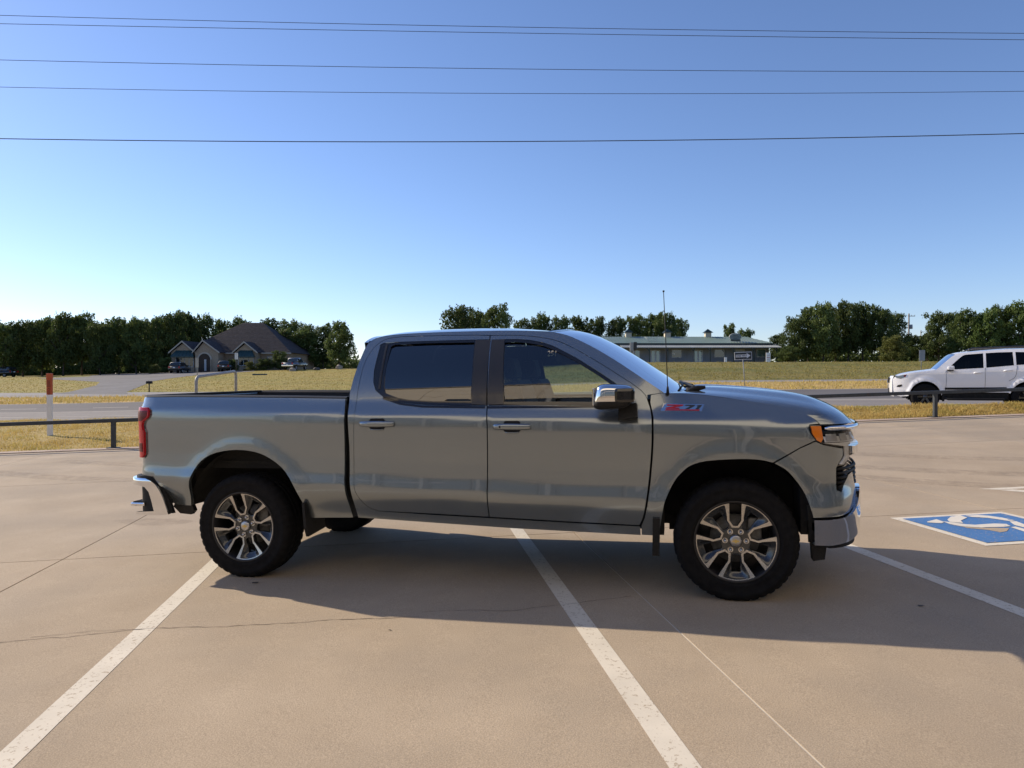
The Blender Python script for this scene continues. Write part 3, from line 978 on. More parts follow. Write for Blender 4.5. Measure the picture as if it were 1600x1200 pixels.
WS_EDGE = smooth_poly([(3.285, 1.418), (3.19, 1.485), (3.0, 1.618), (2.82, 1.733), (2.62, 1.838), (2.50, 1.876), (2.42, 1.890)], 3)
ROOF_EDGE = smooth_poly([(2.42, 1.890), (2.2, 1.903), (1.965, 1.909), (1.6, 1.912), (1.3, 1.909), (1.15, 1.900), (1.05, 1.880), (1.0, 1.845)], 3)
FRAME = [(.98, 1.80), (.958, 1.693), (.937, 1.57), (.922, 1.448), (.930, 1.30), (.940, 1.05), (.938, .80), (.952, .65), (.966, .492), (2.19, .442), (3.108, .42), (3.108, .485)] + \
        [(2.6, .497), (2.02, .516), (1.6, .529)] + list(reversed(REAR_CUT)) + FRONT_CUT[1:24] + [(3.172, 1.405)] + WS_EDGE + ROOF_EDGE[1:]
HOOD_SEAM = [(3.285, 1.418), (3.458, 1.411), (3.63, 1.388), (3.804, 1.362), (3.96, 1.336), (4.104, 1.305), (4.20, 1.270), (4.255, 1.235), (4.285, 1.198)]
FENDER = [(3.195, 1.405)] + HOOD_SEAM + [(4.222, 1.193), (4.214, 1.170), (4.228, 1.135), (4.258, 1.091), (4.157, 1.043), (4.06, .985)] + AF2 + \
         [(3.113, .42), (3.113, .488), (3.138, .55), (3.160, .644), (3.185, .811), (3.204, 1.0), (3.211, 1.12), (3.211, 1.252), (3.190, 1.352)]
FASCIA = [(-.108, .941), (-.036, .983), (.057, 1.040), (.156, 1.085), (.205, 1.062), (.31, 1.040), (.372, 1.030), (.368, .985), (.318, .930), (.298, .905), (.295, .76), (.33, .745),
          (.375, .80), (.44, .85), (.52, .862), (.57, .80), (.62, .735), (1.288, .735), (1.288, .70), (.60, .690), (.50, .655), (.40, .605), (.30, .588), (.134, .584)] + \
         [(x - 4.10, z) for x, z in AF1[3:-1]]
def mirror_both(fn):
    for sg in (-1, 1): fn(sg)

def build_side(sg):
    S = side(sg); N = nose(sg); T = tail(sg)
    panel('bedside', inset(BED, .004), S, PT, truck, res=.045, depth=.035)
    panel('cab_frame', FRAME, S, PT, truck, res=.045, depth=.03, off=-.002)
    rd = panel('rear_door', inset(RDOOR, .004), S, PT, truck, holes=[inset(RW_O, -.002)], res=.045, depth=.022)
    fd = panel('front_door', inset(FDOOR, .004), S, PT, truck, holes=[inset(FW_O, -.002)], res=.045, depth=.022)
    panel('fender', inset(FENDER, .003), S, PT, truck, res=.045, depth=.035)
    panel('front_fascia', inset(FASCIA, .002), N, PT, truck, res=.035, depth=.03)
    for d, WO, WG, gm, post in ((rd, RW_O, RW_G, M['tint'], [(1.872, 1.842), (1.999, 1.842), (2.016, 1.345), (1.898, 1.352)]),
                                (fd, FW_O, FW_G, M['clear'], [(1.999, 1.842), (2.106, 1.840), (2.146, 1.350), (2.018, 1.345)])):
        panel('window_trim', WO, S, M['gloss_black'], d, holes=[WG], res=.05, depth=.02, off=-.003)
        def PS_(x, z, o):
            t = (z - 1.37) / .45
            return (x, sg * (Yb(x, z) + o + .055 * t * (1 - t)), z)
        panel('window_pane', inset(WG, -.010), PS_, gm, d, res=.05, depth=0, off=-.020)
        panel('pillar_cover', inset(post, .004), S, M['pillar_black'], d, res=.06, depth=.008, off=.003)
        sill = [p for p in WO if p[1] < 1.5]
    # slim dark belt strips under the windows
    panel('belt_strip', [(1.52, 1.352), (2.008, 1.341), (2.008, 1.324), (1.52, 1.336), (1.34, 1.358), (1.20, 1.402), (1.20, 1.418), (1.34, 1.374)], S, M['gloss_black'], rd, res=.05, depth=.01, off=.004)
    panel('belt_strip', [(2.024, 1.341), (2.5, 1.338), (3.05, 1.339), (3.05, 1.322), (2.5, 1.322), (2.024, 1.324)], S, M['gloss_black'], fd, res=.05, depth=.01, off=.004)
    # run channel at the rear of the rear window
    panel('run_channel', [(1.150, 1.825), (1.166, 1.825), (1.168, 1.48), (1.152, 1.48)], S, M['pillar_black'], rd, res=.06, depth=.008, off=.004)
    # door handles: cup, grip bar and lock barrel
    for d, cx, cz in ((rd, 1.172, 1.217), (fd, 2.214, 1.192)):
        cup = [(cx + a * .062 , cz + b * .041) for a, b in ((-.8, 1), (.8, 1), (1, .7), (1, -.7), (.8, -1), (-.8, -1), (-1, -.7), (-1, .7))]
        panel('handle_cup', cup, S, M['interior'], d, res=.03, depth=.004, off=.0025)
        y = Yb(cx, cz)
        mb = MB()
        for i in range(2): pass
        bar = []
        for t in np.linspace(-1, 1, 15):
            w = .019 + .005 * (1 - t * t); h = .018
            bar.append((cx + t * .138, y + .022 - .016 * t ** 4, cz - .002 * t, w, h))
        vs = []; fs = []
        for (bx, by, bz, w, h) in bar:
            for k in range(10):
                an = 2 * math.pi * k / 10
                vs.append((bx, sg * (by + h * .55 * math.cos(an)), bz + w * 1.0 * math.sin(an)))
        for i in range(14):
            for k in range(10):
                fs.append((i * 10 + k, i * 10 + (k + 1) % 10, (i + 1) * 10 + (k + 1) % 10, (i + 1) * 10 + k))
        fs += [tuple(range(10)), tuple(140 + k for k in range(10))]
        mb.add(vs, fs, True)
        mb.build('door_handle', PT, d)
        lip = MB(); lip.tube([(cx - .05, sg * (y + .004), cz - .039), (cx - .03, sg * (y + .006), cz - .045), (cx + .03, sg * (y + .006), cz - .045), (cx + .05, sg * (y + .004), cz - .039)], .006, 8)
        lip.build('handle_lip', PT, d)
    lk = MB(); lk.lathe([(0, 0), (.008, 0), (.008, .01)], 12, Matrix.Translation((2.13, sg * (Yb(2.13, 1.193) + .030), 1.193)))
    lk.build('lock_barrel', M['black_plastic'], fd)
    # door mirror
    base = MB()
    base.prism([(2.985, sg * .935, 1.335), (3.105, sg * .93, 1.335), (3.108, sg * .96, 1.245), (2.98, sg * .955, 1.225)], (0, sg * .12, .02))
    base.build('mirror_arm', M['black_plastic'], fd)
    def shell(u, v):   # u along x, v round
        an = 2 * math.pi * v
        t = 2 * u - 1
        tap = (1 - abs(t) ** 5) ** .4 if abs(t) < 1 else 0.0
        c, s = math.cos(an), math.sin(an)
        cc = math.copysign(abs(c) ** .45, c); ss = math.copysign(abs(s) ** .45, s)
        return (2.955 + t * .132 + .012 * ss, sg * (1.105 + .105 * cc * max(tap, .02)), 1.408 + (.078 - .008 * t) * ss * max(tap, .02))
    mm = grid_mesh('mirror_shell', shell, 22, 36, M['chrome'], fd, flip=(sg > 0))
    def lower(u, v):
        x, y, z = shell(u, v)
        return (2.955 + (x - 2.955) * 1.03, sg * 1.105 + (y - sg * 1.105) * 1.035, min(1.372, 1.402 + (z - 1.408) * 1.07))
    grid_mesh('mirror_base', lower, 22, 36, M['black_plastic'], fd, flip=(sg > 0))
    sig = MB(); sig.box((3.035, sg * 1.19, 1.412), (.135, .055, .10), bev=.022)
    sig.build('mirror_lamp', M['gloss_black'], fd)
    mg = MB(); mg.box((2.826, sg * 1.105, 1.405), (.012, .17, .115), bev=.004)
    mg.build('mirror_glass', M['chrome'], fd)
    # tail lamp wraps the rear corner
    LAMP = [(.135, 1.362), (.118, 1.345), (.116, 1.300), (.135, 1.272), (.178, 1.246), (.188, 1.215), (.182, 1.185), (.168, 1.158), (.172, .978), (.196, .952), (.43, .952), (.44, 1.0), (.44, 1.34), (.41, 1.368)]
    tl = panel('tail_lamp', LAMP, T, M['red_lens'], truck, res=.03, depth=.05, off=.022)
    panel('lamp_bezel', inset(LAMP, -.007), T, PT, tl, res=.04, depth=.03, off=.004)
    panel('lamp_stripe', [(.125, 1.335), (.43, 1.338), (.43, 1.330), (.125, 1.327)], T, M['dark_red_lens'], tl, res=.04, depth=.003, off=.0245)
    panel('lamp_reflector', [(.128, 1.325), (.128, 1.298), (.142, 1.278), (.182, 1.254), (.40, 1.254), (.40, 1.322)], T, M['dark_red_lens'], tl, res=.03, depth=.003, off=.0240)
    panel('lamp_reflector', [(.190, 1.07), (.40, 1.07), (.40, 1.00), (.185, 1.00)], T, M['dark_red_lens'], tl, res=.04, depth=.003, off=.0240)
    # chrome rear bumper end
    RB = rear_bump(sg)
    BUMP = smooth_poly([(-.055, .497), (-.037, .545), (-.003, .635), (.037, .705), (.078, .750), (.14, .777), (.24, .786), (.9, .786)], 3) + [(1.30, .786), (1.30, .732), (.25, .730), (.165, .715), (.125, .675), (.100, .600), (.080, .520), (.26, .508), (.26, .488), (.04, .488)]
    panel('rear_bumper', BUMP, lambda s, z, o: RB(s, z, o - (9 * (z - .757) ** 2 if z > .757 else 0)), M['chrome'], truck, res=.02, depth=.03, off=.026)
    panel('bumper_recess', [(.06, .50), (.08, .60), (.11, .69), (.20, .74), (1.30, .74), (1.30, .49), (.15, .49)], RB, M['black_plastic'], truck, res=.05, depth=.01, off=-.045)
    panel('bumper_seal', [(-.075, .50), (-.04, .60), (0, .68), (.06, .76), (.13, .80), (1.25, .80), (1.25, .765), (.20, .765), (.12, .74), (.07, .68), (.02, .50)], RB, M['black_plastic'], truck, res=.05, depth=.03, off=-.008)
    st = MB(); st.box((-.990, sg * .86, .560), (.135, .16, .030), bev=.010)
    sp = st.build('step_pad', M['chrome'], truck)
    for k in range(8):
        rb = MB(); rb.box((-.935 - k * .0145, sg * .868, .578), (.008, .12, .010), bev=.002)
        rb.build('step_rib', M['black_plastic'], sp)
    # plastic valance between bumper and wheel
    panel('valance', [(-.66, .575), (-.50, .575), (-.485, .51), (-.52, .478), (-.63, .483), (-.685, .54)], S, M['black_plastic'], truck, res=.05, depth=.04, off=-.012)
    # front lamps
    hl = panel('headlamp', [(.124, 1.190), (.118, 1.168), (.132, 1.135), (.160, 1.088), (.21, 1.066), (.31, 1.046), (.372, 1.036), (.374, .985), (.318, .932), (.305, .912), (.40, .918), (.455, .955), (.458, 1.05), (.52, 1.062), (.70, 1.066), (.70, 1.150), (.20, 1.150), (.19, 1.190)],
               N, M['gloss_black'], truck, res=.03, depth=.05, off=-.012)
    panel('turn_signal', [(.128, 1.186), (.193, 1.184), (.205, 1.10), (.190, 1.078), (.165, 1.092), (.137, 1.136)], N, M['amber'], hl, res=.02, depth=.01, off=.0)
    panel('lamp_painted_shine', [(.205, 1.138), (.68, 1.138), (.68, 1.076), (.45, 1.074), (.215, 1.078)], lambda s, z, o: N(s, z, o - .42 * (z - 1.076)), M['lamp_white'], hl, res=.03, depth=.004, off=.004)  # plain white, tilted up: painted stand-in for chrome reflecting the sky
    for s0, s1 in ((.225, .305), (.335, .41), (.48, .57)):
        panel('projector', [(s0, 1.130), (s1, 1.130), (s1, 1.084), (s0, 1.084)], lambda s, z, o: N(s, z, o - .30 * (z - 1.084)), M['lens_pale'], hl, res=.02, depth=.006, off=.007)  # pale grey and tilt imitate the bright sky reflection in the lenses
    panel('running_light', [(.205, 1.074), (.31, 1.056), (.385, 1.044), (.390, .98), (.330, .928), (.360, .924), (.432, .958), (.434, 1.058), (.66, 1.064), (.66, 1.072), (.30, 1.072)], N, M['white_lens'], hl, res=.02, depth=.012, off=.004)
    panel('lamp_cover', [(.200, 1.150), (.70, 1.150), (.70, 1.060), (.452, 1.052), (.446, .955), (.40, .92), (.32, .918), (.378, .975), (.376, 1.036), (.21, 1.064)], N, M['cover_glass'], hl, res=.03, depth=0, off=.012)
    gt_ = MB(); gt_.tube([N(s, 1.169, .006 + .012 * sstep((s - .2) / .3)) for s in np.linspace(.212, 1.288, 30)], [.006] + [.0165] * 29, 12); gt_.build('grille_trim', M['chrome'], truck)
    panel('bumper_gap', [(.10, .66), (1.288, .76), (1.288, .48), (.5, .44), (.12, .40)], N, M['under'], truck, res=.06, depth=.02, off=-.03)
    # chrome front bumper
    BF = smooth_poly([(.132, .572), (.25, .574), (.36, .590), (.44, .620), (.50, .670), (.56, .725), (.64, .742), (.80, .742)], 3) + [(1.0, .70), (1.288, .70), (1.288, .50), (.80, .47), (.56, .44), (.40, .405), (.25, .386), (.145, .392)]
    panel('front_bumper', BF, N, M['chrome'], truck, res=.03, depth=.05, off=.022)
    panel('air_dam', [(.14, .40), (.40, .41), (.60, .45), (1.288, .51), (1.288, .36), (.5, .36), (.25, .36)], N, M['black_plastic'], truck, res=.05, depth=.05, off=-.01)
    tw = MB(); tw.prism([(4.238, sg * .78, .40), (4.335, sg * .78, .40), (4.318, sg * .78, .285), (4.245, sg * .78, .272)], (0, sg * .09, 0))
    tw.build('air_deflector', M['black_plastic'], truck)
    # grille
    panel('grille', [(.30, .93), (.46, .955), (.47, 1.06), (.70, 1.066), (.70, 1.15), (1.288, 1.15), (1.288, .72), (.62, .72), (.56, .80), (.52, .86), (.44, .85), (.36, .79), (.298, .75)], N, M['gloss_black'], truck, res=.05, depth=.02, off=-.045)
    for k, z in enumerate((.775, .805, .835, .865, .895, .98, 1.015)):
        bar = MB()
        s0 = .315 if z < .91 else .49
        bar.tube([N(s, z, -.012 + (.012 if s > .6 else 0)) for s in np.linspace(s0, 1.288, 16)], .010, 6)
        bar.build('grille_bar', M['black_plastic'], truck)
    panel('grille_band', [(.475, 1.04), (1.288, 1.045), (1.288, .985), (.475, .99)], N, M['chrome'], truck, res=.04, depth=.05, off=.028)
    lo = MB()
    for z in (.66, .63): lo.tube([N(s, z, .02) for s in np.linspace(.75, 1.288, 10)], .008, 6)
    # mud flaps hang across behind the tyres
    f = MB(); f.prism([(.535, sg * .985, .610), (.545, sg * .72, .620), (.560, sg * .70, .365), (.552, sg * .96, .345), (.548, sg * .985, .42)], (.022, 0, 0))
    f.build('mud_flap', M['black_plastic'], truck)
    f = MB(); f.prism([(3.196, sg * .975, .556), (3.196, sg * .74, .560), (3.185, sg * .73, .300), (3.188, sg * .955, .290)], (.048, 0, 0))
    f.build('mud_flap', M['black_plastic'], truck)
    # wheel housings
    for cx, cz, rr in ((0.015, .47, .56), (3.745, .45, .53)):
        h = MB()
        vs = []; fs = []
        n = 20
        for k in range(n + 1):
            an = R(8 + 164 * k / n)
            for y in (.52, .885):
                q = 1.0 if y < .8 else .995
                vs.append((cx + rr * q * math.cos(an), sg * y, cz + rr * q * math.sin(an)))
        for k in range(n): fs.append((2 * k, 2 * k + 1, 2 * k + 3, 2 * k + 2))
        b = len(vs); vs.append((cx, sg * .52, cz - .1))
        for k in range(n): fs.append((2 * k, 2 * k + 2, b))
        h.add(vs, fs, True); h.build('wheel_housing', M['under'], truck)
    # bed inner wall and rail cap
    bw = MB()
    bw.add([(.87, sg * .80, 1.40), (-.93, sg * .80, 1.43), (-.93, sg * .80, .85), (.87, sg * .80, .85)], [(0, 1, 2, 3)])
    bw.build('bed_wall', M['liner'], truck)
    cap = MB(); vs = []; fs = []
    XS = np.linspace(-.955, .893, 12)
    for x in XS:
        zz = float(np.interp(x, [-.93, -.6, -.2, .4, .893], [1.448, 1.447, 1.439, 1.426, 1.412]))
        yo = Yb(max(x, -.93), zz)
        vs += [(x, sg * (yo - .004), zz + .001), (x, sg * (yo - .03), zz + .012), (x, sg * (yo - .09), zz + .012), (x, sg * (yo - .14), zz - .01), (x, sg * (yo - .14), zz - .1)]
    for i in range(len(XS) - 1):
        for j in range(4): fs.append((i * 5 + j, i * 5 + j + 1, (i + 1) * 5 + j + 1, (i + 1) * 5 + j))
    cap.add(vs, fs, True); cap.build('bed_rail_cap', M['black_plastic'], truck)
    # dark inner sides behind the shut lines
    panel('inner_side', [(1.0, .50), (3.15, .46), (3.18, 1.30), (1.02, 1.30)], lambda x, z, o: (x, sg * (Yb(x, z) - .045), z), M['interior'], truck, res=.2, depth=0)
    gp = MB(); gp.box((.925, sg * .875, .93), (.09, .06, .86)); gp.build('cab_gap', M['under'], truck)
    for bc, bd in (((.75, sg * .85, .70), (.36, .10, .42)), ((-.70, sg * .85, .85), (.36, .06, .5))):
        bl = MB(); bl.box(bc, bd); bl.build('bed_inner', M['under'], truck)
    for bc, bd in (((3.22, sg * .80, .80), (.10, .2, .75)), ((4.20, sg * .72, .80), (.06, .3, .7))):
        fl = MB(); fl.box(bc, bd); fl.build('inner_fender', M['under'], truck)

M['liner'] = noise_mat('liner', [(0.3, (0.012, 0.012, 0.012)), (0.7, (0.022, 0.022, 0.022))], 60, rough=0.85, bump=0.3)
M['lamp_white'] = mat('lamp_white', (0.80, 0.81, 0.83), 0.22, 0.0, 1.0)  # white painted in for reflector shine; far headlamps share it
M['lens_pale'] = mat('lens_pale', (0.50, 0.51, 0.53), 0.08, 0.1, 1.0)  # lightened grey, brightness of a reflection put into the colour
M['white_lens'] = mat('white_lens', (0.86, 0.87, 0.88), 0.15, 0.0, 1.0)
M['cover_glass'] = glass_mat('cover_glass', (0.94, 0.95, 0.96), 1.45)
mirror_both(build_side)

# badge on the near fender: chrome plate, red and chrome characters, red underline
S_ = side(-1)
bp = panel('badge', [(3.284, 1.343), (3.557, 1.333), (3.536, 1.288), (3.262, 1.294)], S_, M['chrome'], truck, res=.04, depth=.004, off=.003)
def on_side(x, z, o): return Vector(S_(x, z, o))
def badge_poly(name, pts, m, o=.0065):
    panel(name, pts, S_, m, bp, res=.05, depth=.003, off=o)
def bq(u, v):   # badge coordinates 0..1
    x0 = 3.262 + .022 * v + .274 * u; z0 = 1.294 + .049 * v + (-.006 - .004 * v) * u
    return (x0, z0)
M['badge_red'] = mat('badge_red', (0.45, 0.012, 0.015), 0.25, 0.0, 0.6)
M['badge_dark'] = mat('badge_dark', (0.06, 0.06, 0.065), 0.3, 0.3, 0.4)
badge_poly('badge_stripe', [bq(.10, .10), bq(.93, .10), bq(.95, .24), bq(.12, .24)], M['badge_red'])
badge_poly('letter_z', [bq(.09, .90), bq(.50, .90), bq(.49, .74), bq(.27, .47), bq(.44, .47), bq(.43, .32), bq(.09, .32), bq(.10, .46), bq(.33, .74), bq(.10, .74)], M['badge_red'])
badge_poly('digit_seven', [bq(.55, .90), bq(.78, .90), bq(.775, .78), bq(.67, .32), bq(.585, .32), bq(.69, .77), bq(.54, .77)], M['badge_dark'])
badge_poly('digit_one', [bq(.82, .82), bq(.88, .90), bq(.95, .90), bq(.91, .32), bq(.83, .32), bq(.865, .70)], M['badge_dark'])

# hood, cowl, windshield, roof, cab back
HS_U = [(0, 1.418), (.17, 1.412), (.35, 1.390), (.52, 1.362), (.68, 1.335), (.81, 1.305), (.91, 1.268), (.965, 1.236), (1, 1.200)]
HC_U = [(0, 1.432), (.1, 1.442), (.25, 1.434), (.45, 1.414), (.62, 1.390), (.76, 1.356), (.88, 1.302), (.95, 1.248), (1, 1.188)]
hsu = np.array(smooth_poly(HS_U, 6)); hcu = np.array(smooth_poly(HC_U, 6))
def xplan_at_y(y): return float(np.interp(-y, -PYY, PX))
def hood(u, v):
    w = 2 * v - 1; a = abs(w)
    xr = 3.52 - .235 * a ** 2.0; xf = xplan_at_y(.963 * a) - .004
    if a > .999: xf = 4.29
    x = xr + (xf - xr) * u
    ze = float(np.interp(u, hsu[:, 0], hsu[:, 1])); zc = float(np.interp(u, hcu[:, 0], hcu[:, 1]))
    k = 1 - a ** 2.8
    dome = .016 * sstep((a - .30) / .10) * sstep((.80 - a) / .22) * sstep((1 - u) / .35)
    z = ze + (zc - ze) * k - .004 + dome
    ye = Yb(min(x, 4.285), float(np.interp(min(x, 4.285), [p[0] for p in HOOD_SEAM], [p[1] for p in HOOD_SEAM]))) - .006
    return (x, w * ye, z)
hd = grid_mesh('hood', hood, 46, 64, PT, truck)
lip = MB()
vs = []; fs = []
for k in range(65):
    p = hood(1, k / 64); vs += [p, (p[0] - .03, p[1], p[2] - .012)]
for k in range(64): fs.append((2 * k, 2 * k + 1, 2 * k + 3, 2 * k + 2))
lip.add(vs, fs, True); lip.build('hood_edge', PT, hd)
WS = np.array(WS_EDGE)
def ws(u, v):
    w = 2 * v - 1; i = u * (len(WS) - 1); j = min(int(i), len(WS) - 2); t = i - j
    xe, ze = WS[j] * (1 - t) + WS[j + 1] * t
    ye = Yb(xe, ze) - .012
    xc = xe + .165 - .03 * u; zc = ze + .012 + .026 * u
    k = 1 - abs(w) ** 2.2
    return (xe + (xc - xe) * k, w * ye, ze + (zc - ze) * k - .004)
grid_mesh('windshield', ws, 24, 36, M['windshield'], truck, flip=True)
hdr = MB(); vs = []; fs = []
for k in range(37):
    a = ws(1, k / 36); b = ws(.93, k / 36); vs += [(a[0] + .004, a[1], a[2] + .004), (b[0] + .004, b[1], b[2] + .004)]
for k in range(36): fs.append((2 * k, 2 * k + 1, 2 * k + 3, 2 * k + 2))
hdr.add(vs, fs, True); hdr.build('windshield_band', M['gloss_black'], truck)
RE = np.array(ROOF_EDGE)
def roof(u, v):
    w = 2 * v - 1; i = u * (len(RE) - 1); j = min(int(i), len(RE) - 2); t = i - j
    xe, ze = RE[j] * (1 - t) + RE[j + 1] * t
    ye = Yb(xe, ze) - .001
    xc = xe + .135 * (1 - u) ** 3 - .05 * u ** 3
    zc = float(np.interp(xc, [.80, .95, 1.2, 1.5, 1.8, 2.1, 2.35, 2.56, 2.7], [1.905, 1.930, 1.955, 1.965, 1.962, 1.951, 1.925, 1.893, 1.86]))
    a = abs(w); k = (1 - a ** 2.4)
    return (xe + (xc - xe) * (1 - a ** 2), w * ye, ze + (zc - ze) * k)
grid_mesh('roof', roof, 30, 40, PT, truck, flip=True)
def back(u, v):
    w = 2 * v - 1; z = .50 + (1.86 - .50) * u
    xe = float(np.interp(z, [.49, .65, .80, 1.05, 1.30, 1.448, 1.57, 1.693, 1.80, 1.845], [.966, .952, .938, .940, .930, .922, .937, .958, .98, 1.0]))
    return (xe - .045 * (1 - abs(w) ** 3), w * (Yb(xe, z) - .004), z)
grid_mesh('cab_back', back, 20, 20, PT, truck)
bgw = MB(); vs = []; fs = []
for i in range(7):
    for j in range(13):
        p = back(.70 + .24 * i / 6, .12 + .76 * j / 12); vs.append((p[0] - .006, p[1], p[2]))
for i in range(6):
    for j in range(12): fs.append((i * 13 + j, i * 13 + j + 1, (i + 1) * 13 + j + 1, (i + 1) * 13 + j))
bgw.add(vs, fs, True); bgw.build('rear_window', M['dark_glass'], truck)
sp = MB()
vs = []; fs = []
for k in range(21):
    w = -1 + 2 * k / 20; p = roof(1, k / 20); yy = p[1] * .93
    vs += [(p[0] + .06, yy, p[2] + .008), (p[0] - .06, yy, p[2] + .004), (p[0] - .055, yy, p[2] - .045), (p[0] + .02, yy, p[2] - .05)]
for k in range(20):
    for j in range(3): fs.append((k * 4 + j, k * 4 + j + 1, (k + 1) * 4 + j + 1, (k + 1) * 4 + j))
sp.add(vs, fs, False); sp.build('roof_spoiler', PT, truck)
cw = MB(); vs = []; fs = []
for k in range(25):
    v = k / 24; a = ws(0, v); b = hood(0, v)
    vs += [(a[0] - .03, a[1], a[2] - .004), (b[0] + .03, b[1], b[2] - .03)]
for k in range(24): fs.append((2 * k, 2 * k + 1, 2 * k + 3, 2 * k + 2))
cw.add(vs, fs, True); cw.build('cowl', M['black_plastic'], truck)
for y0, y1 in ((-.62, -.05), (.05, .62)):
    wp = MB()
    wp.tube([(3.46, y0, 1.425), (3.50, y0 + .04, 1.452), (3.46, y0 + .25, 1.462), (3.40, y1, 1.475)], .009, 6)
    wp.tube([(3.385, y0 - .02, 1.425), (3.42, (y0 + y1) / 2, 1.458), (3.41, y1 + .05, 1.482)], .007, 6)
    wp.lathe([(.0, -.015), (.022, -.012), (.022, .02), (0, .024)], 10, Matrix.Translation((3.46, y0, 1.425)) @ Matrix.Rotation(R(90), 4, 'X'))
    wp.build('wiper', M['black_plastic'], truck)
hk = MB(); hk.tube([(3.42, -.66, 1.405), (3.47, -.66, 1.425), (3.52, -.655, 1.440), (3.575, -.65, 1.446)], [.016, .02, .02, .010], 8); hk.build('wiper_cover', M['black_plastic'], truck)
an = MB()
an.tube([(3.312, -.868, 1.405), (3.312, -.868, 1.46)], [.012, .007], 10)
an.tube([(3.312, -.868, 1.45), (3.306, -.868, 1.75), (3.296, -.868, 2.125)], [.0034, .0030, .0025], 8)
an.lathe([(0, -.006), (.007, -.004), (.007, .006), (0, .008)], 8, Matrix.Translation((3.296, -.868, 2.125)) @ Matrix.Rotation(R(90), 4, 'X'))
an.build('antenna', M['black_plastic'], truck)
# tailgate, bed floor, chassis
bp_block = MB(); bp_block.box((-.975, 0, .775), (.15, 1.70, .03)); bp_block.build('bumper_light_block', M['black_plastic'], truck)  # plate added to keep sun from leaking between bumper and tailgate
tg = MB(); tg.box((-.955, 0, 1.125), (.045, 1.50, .64), bev=.012); tgo = tg.build('tailgate', PT, truck)
tgc = MB(); tgc.box((-.955, 0, 1.452), (.06, 1.62, .022), bev=.006); tgc.build('tailgate_cap', M['black_plastic'], tgo)
bf = MB(); bf.box((-.03, 0, .90), (1.84, 1.62, .03)); bf.box((.872, 0, 1.14), (.03, 1.62, .54)); bf.build('bed_floor', M['liner'], truck)
ch = MB()
for y in (-.45, .45): ch.box((1.9, y, .50), (4.9, .09, .15))
for x in (-.6, .75, 1.5, 2.6, 3.3): ch.box((x, 0, .47), (.12, .9, .10))
ch.tube([(0, -.75, .40), (0, .75, .40)], .05, 10)
ch.lathe([(.0, -.14), (.13, -.10), (.15, 0), (.13, .10), (0, .14)], 14, Matrix.Translation((0, 0, .40)))
ch.tube([(3.745, -.7, .38), (3.745, .7, .38)], .045, 10)
ch.tube([(.1, 0, .40), (2.4, 0, .46)], .04, 8)
ch.box((1.5, .40 * 0 + .2, .52), (2.2, .6, .16)); ch.box((3.7, 0, .62), (.8, .9, .5))
ch.tube([(2.6, -.25, .42), (.9, -.28, .42), (.3, -.5, .50), (-.6, -.5, .48)], .035, 8)
ch.build('chassis', M['under'], truck)
cb = MB(); cb.box((2.08, 0, .60), (2.15, 1.80, .05)); cb.box((3.19, 0, .95), (.05, 1.80, .72)); cb.box((1.0, 0, .9), (.04, 1.7, .7)); cb.build('cab_floor', M['interior'], truck)
da = MB()
da.prism([(2.98, -.86, 1.33), (3.30, -.86, 1.40), (3.25, -.86, .75), (2.86, -.86, .85), (2.80, -.86, 1.20), (2.86, -.86, 1.30)], (0, 1.72, 0))
dash = da.build('dashboard', M['interior'], truck)
sw = MB(); 
MW = Matrix.Translation((2.68, .40, 1.19)) @ Matrix.Rotation(R(-65), 4, 'Y') @ Matrix.Rotation(R(90), 4, 'X')
sw.lathe([(.185 + .016 * math.cos(2 * math.pi * k / 8), .016 * math.sin(2 * math.pi * k / 8)) for k in range(8)], 28, MW, closed=True)
sw.lathe([(0, -.02), (.06, -.02), (.07, .02), (0, .03)], 14, MW)
for a in (0, 120, 240): sw.tube([MW @ Vector((.05 * math.cos(R(a)), 0, .05 * math.sin(R(a)))), MW @ Vector((.185 * math.cos(R(a)), 0, .185 * math.sin(R(a))))], .014, 6)
sw.tube([(2.70, .40, 1.18), (2.95, .40, 1.06)], .03, 8)
sw.build('steering_wheel', M['interior'], truck)
def seat(cx, cy, w):
    s = MB()
    s.box((cx + .24, cy, .86), (.52, w, .20), bev=.05)
    Mb = Matrix.Translation((cx, cy, 1.20)) @ Matrix.Rotation(R(-17), 4, 'Y')
    s.box((0, 0, 0), (.16, w, .66), Mb, bev=.05)
    o = s.build('seat', M['interior'], truck)
    for q in ((0,) if w < .7 else (-.42, .42)):
        h = MB(); Mh = Matrix.Translation((cx - .125, cy + q, 1.615)) @ Matrix.Rotation(R(-12), 4, 'Y')
        h.box((0, 0, 0), (.10, .27, .17), Mh, bev=.035)
        h.tube([Mh @ Vector((0, -.07, -.16)), Mh @ Vector((0, -.07, 0))], .007, 6); h.tube([Mh @ Vector((0, .07, -.16)), Mh @ Vector((0, .07, 0))], .007, 6)
        h.build('headrest', M['interior'], o)
seat(2.22, -.42, .52); seat(2.22, .42, .52); seat(1.22, 0, 1.40)
im = MB(); im.box((2.66, 0, 1.745), (.03, .24, .07), bev=.012); im.tube([(2.66, 0, 1.78), (2.70, 0, 1.86)], .008, 6); im.build('interior_mirror', M['interior'], truck)
lhd = MB(); vs = []; fs = []
for i in range(9):
    for j in range(9):
        p = roof(i / 8, .06 + .88 * j / 8); vs.append((p[0], p[1], p[2] - .045))
for i in range(8):
    for j in range(8): fs.append((i * 9 + j, i * 9 + j + 1, (i + 1) * 9 + j + 1, (i + 1) * 9 + j))
lhd.add(vs, fs, True); lhd.build('headliner', M['headliner'] if 'headliner' in M else M['interior'], truck)
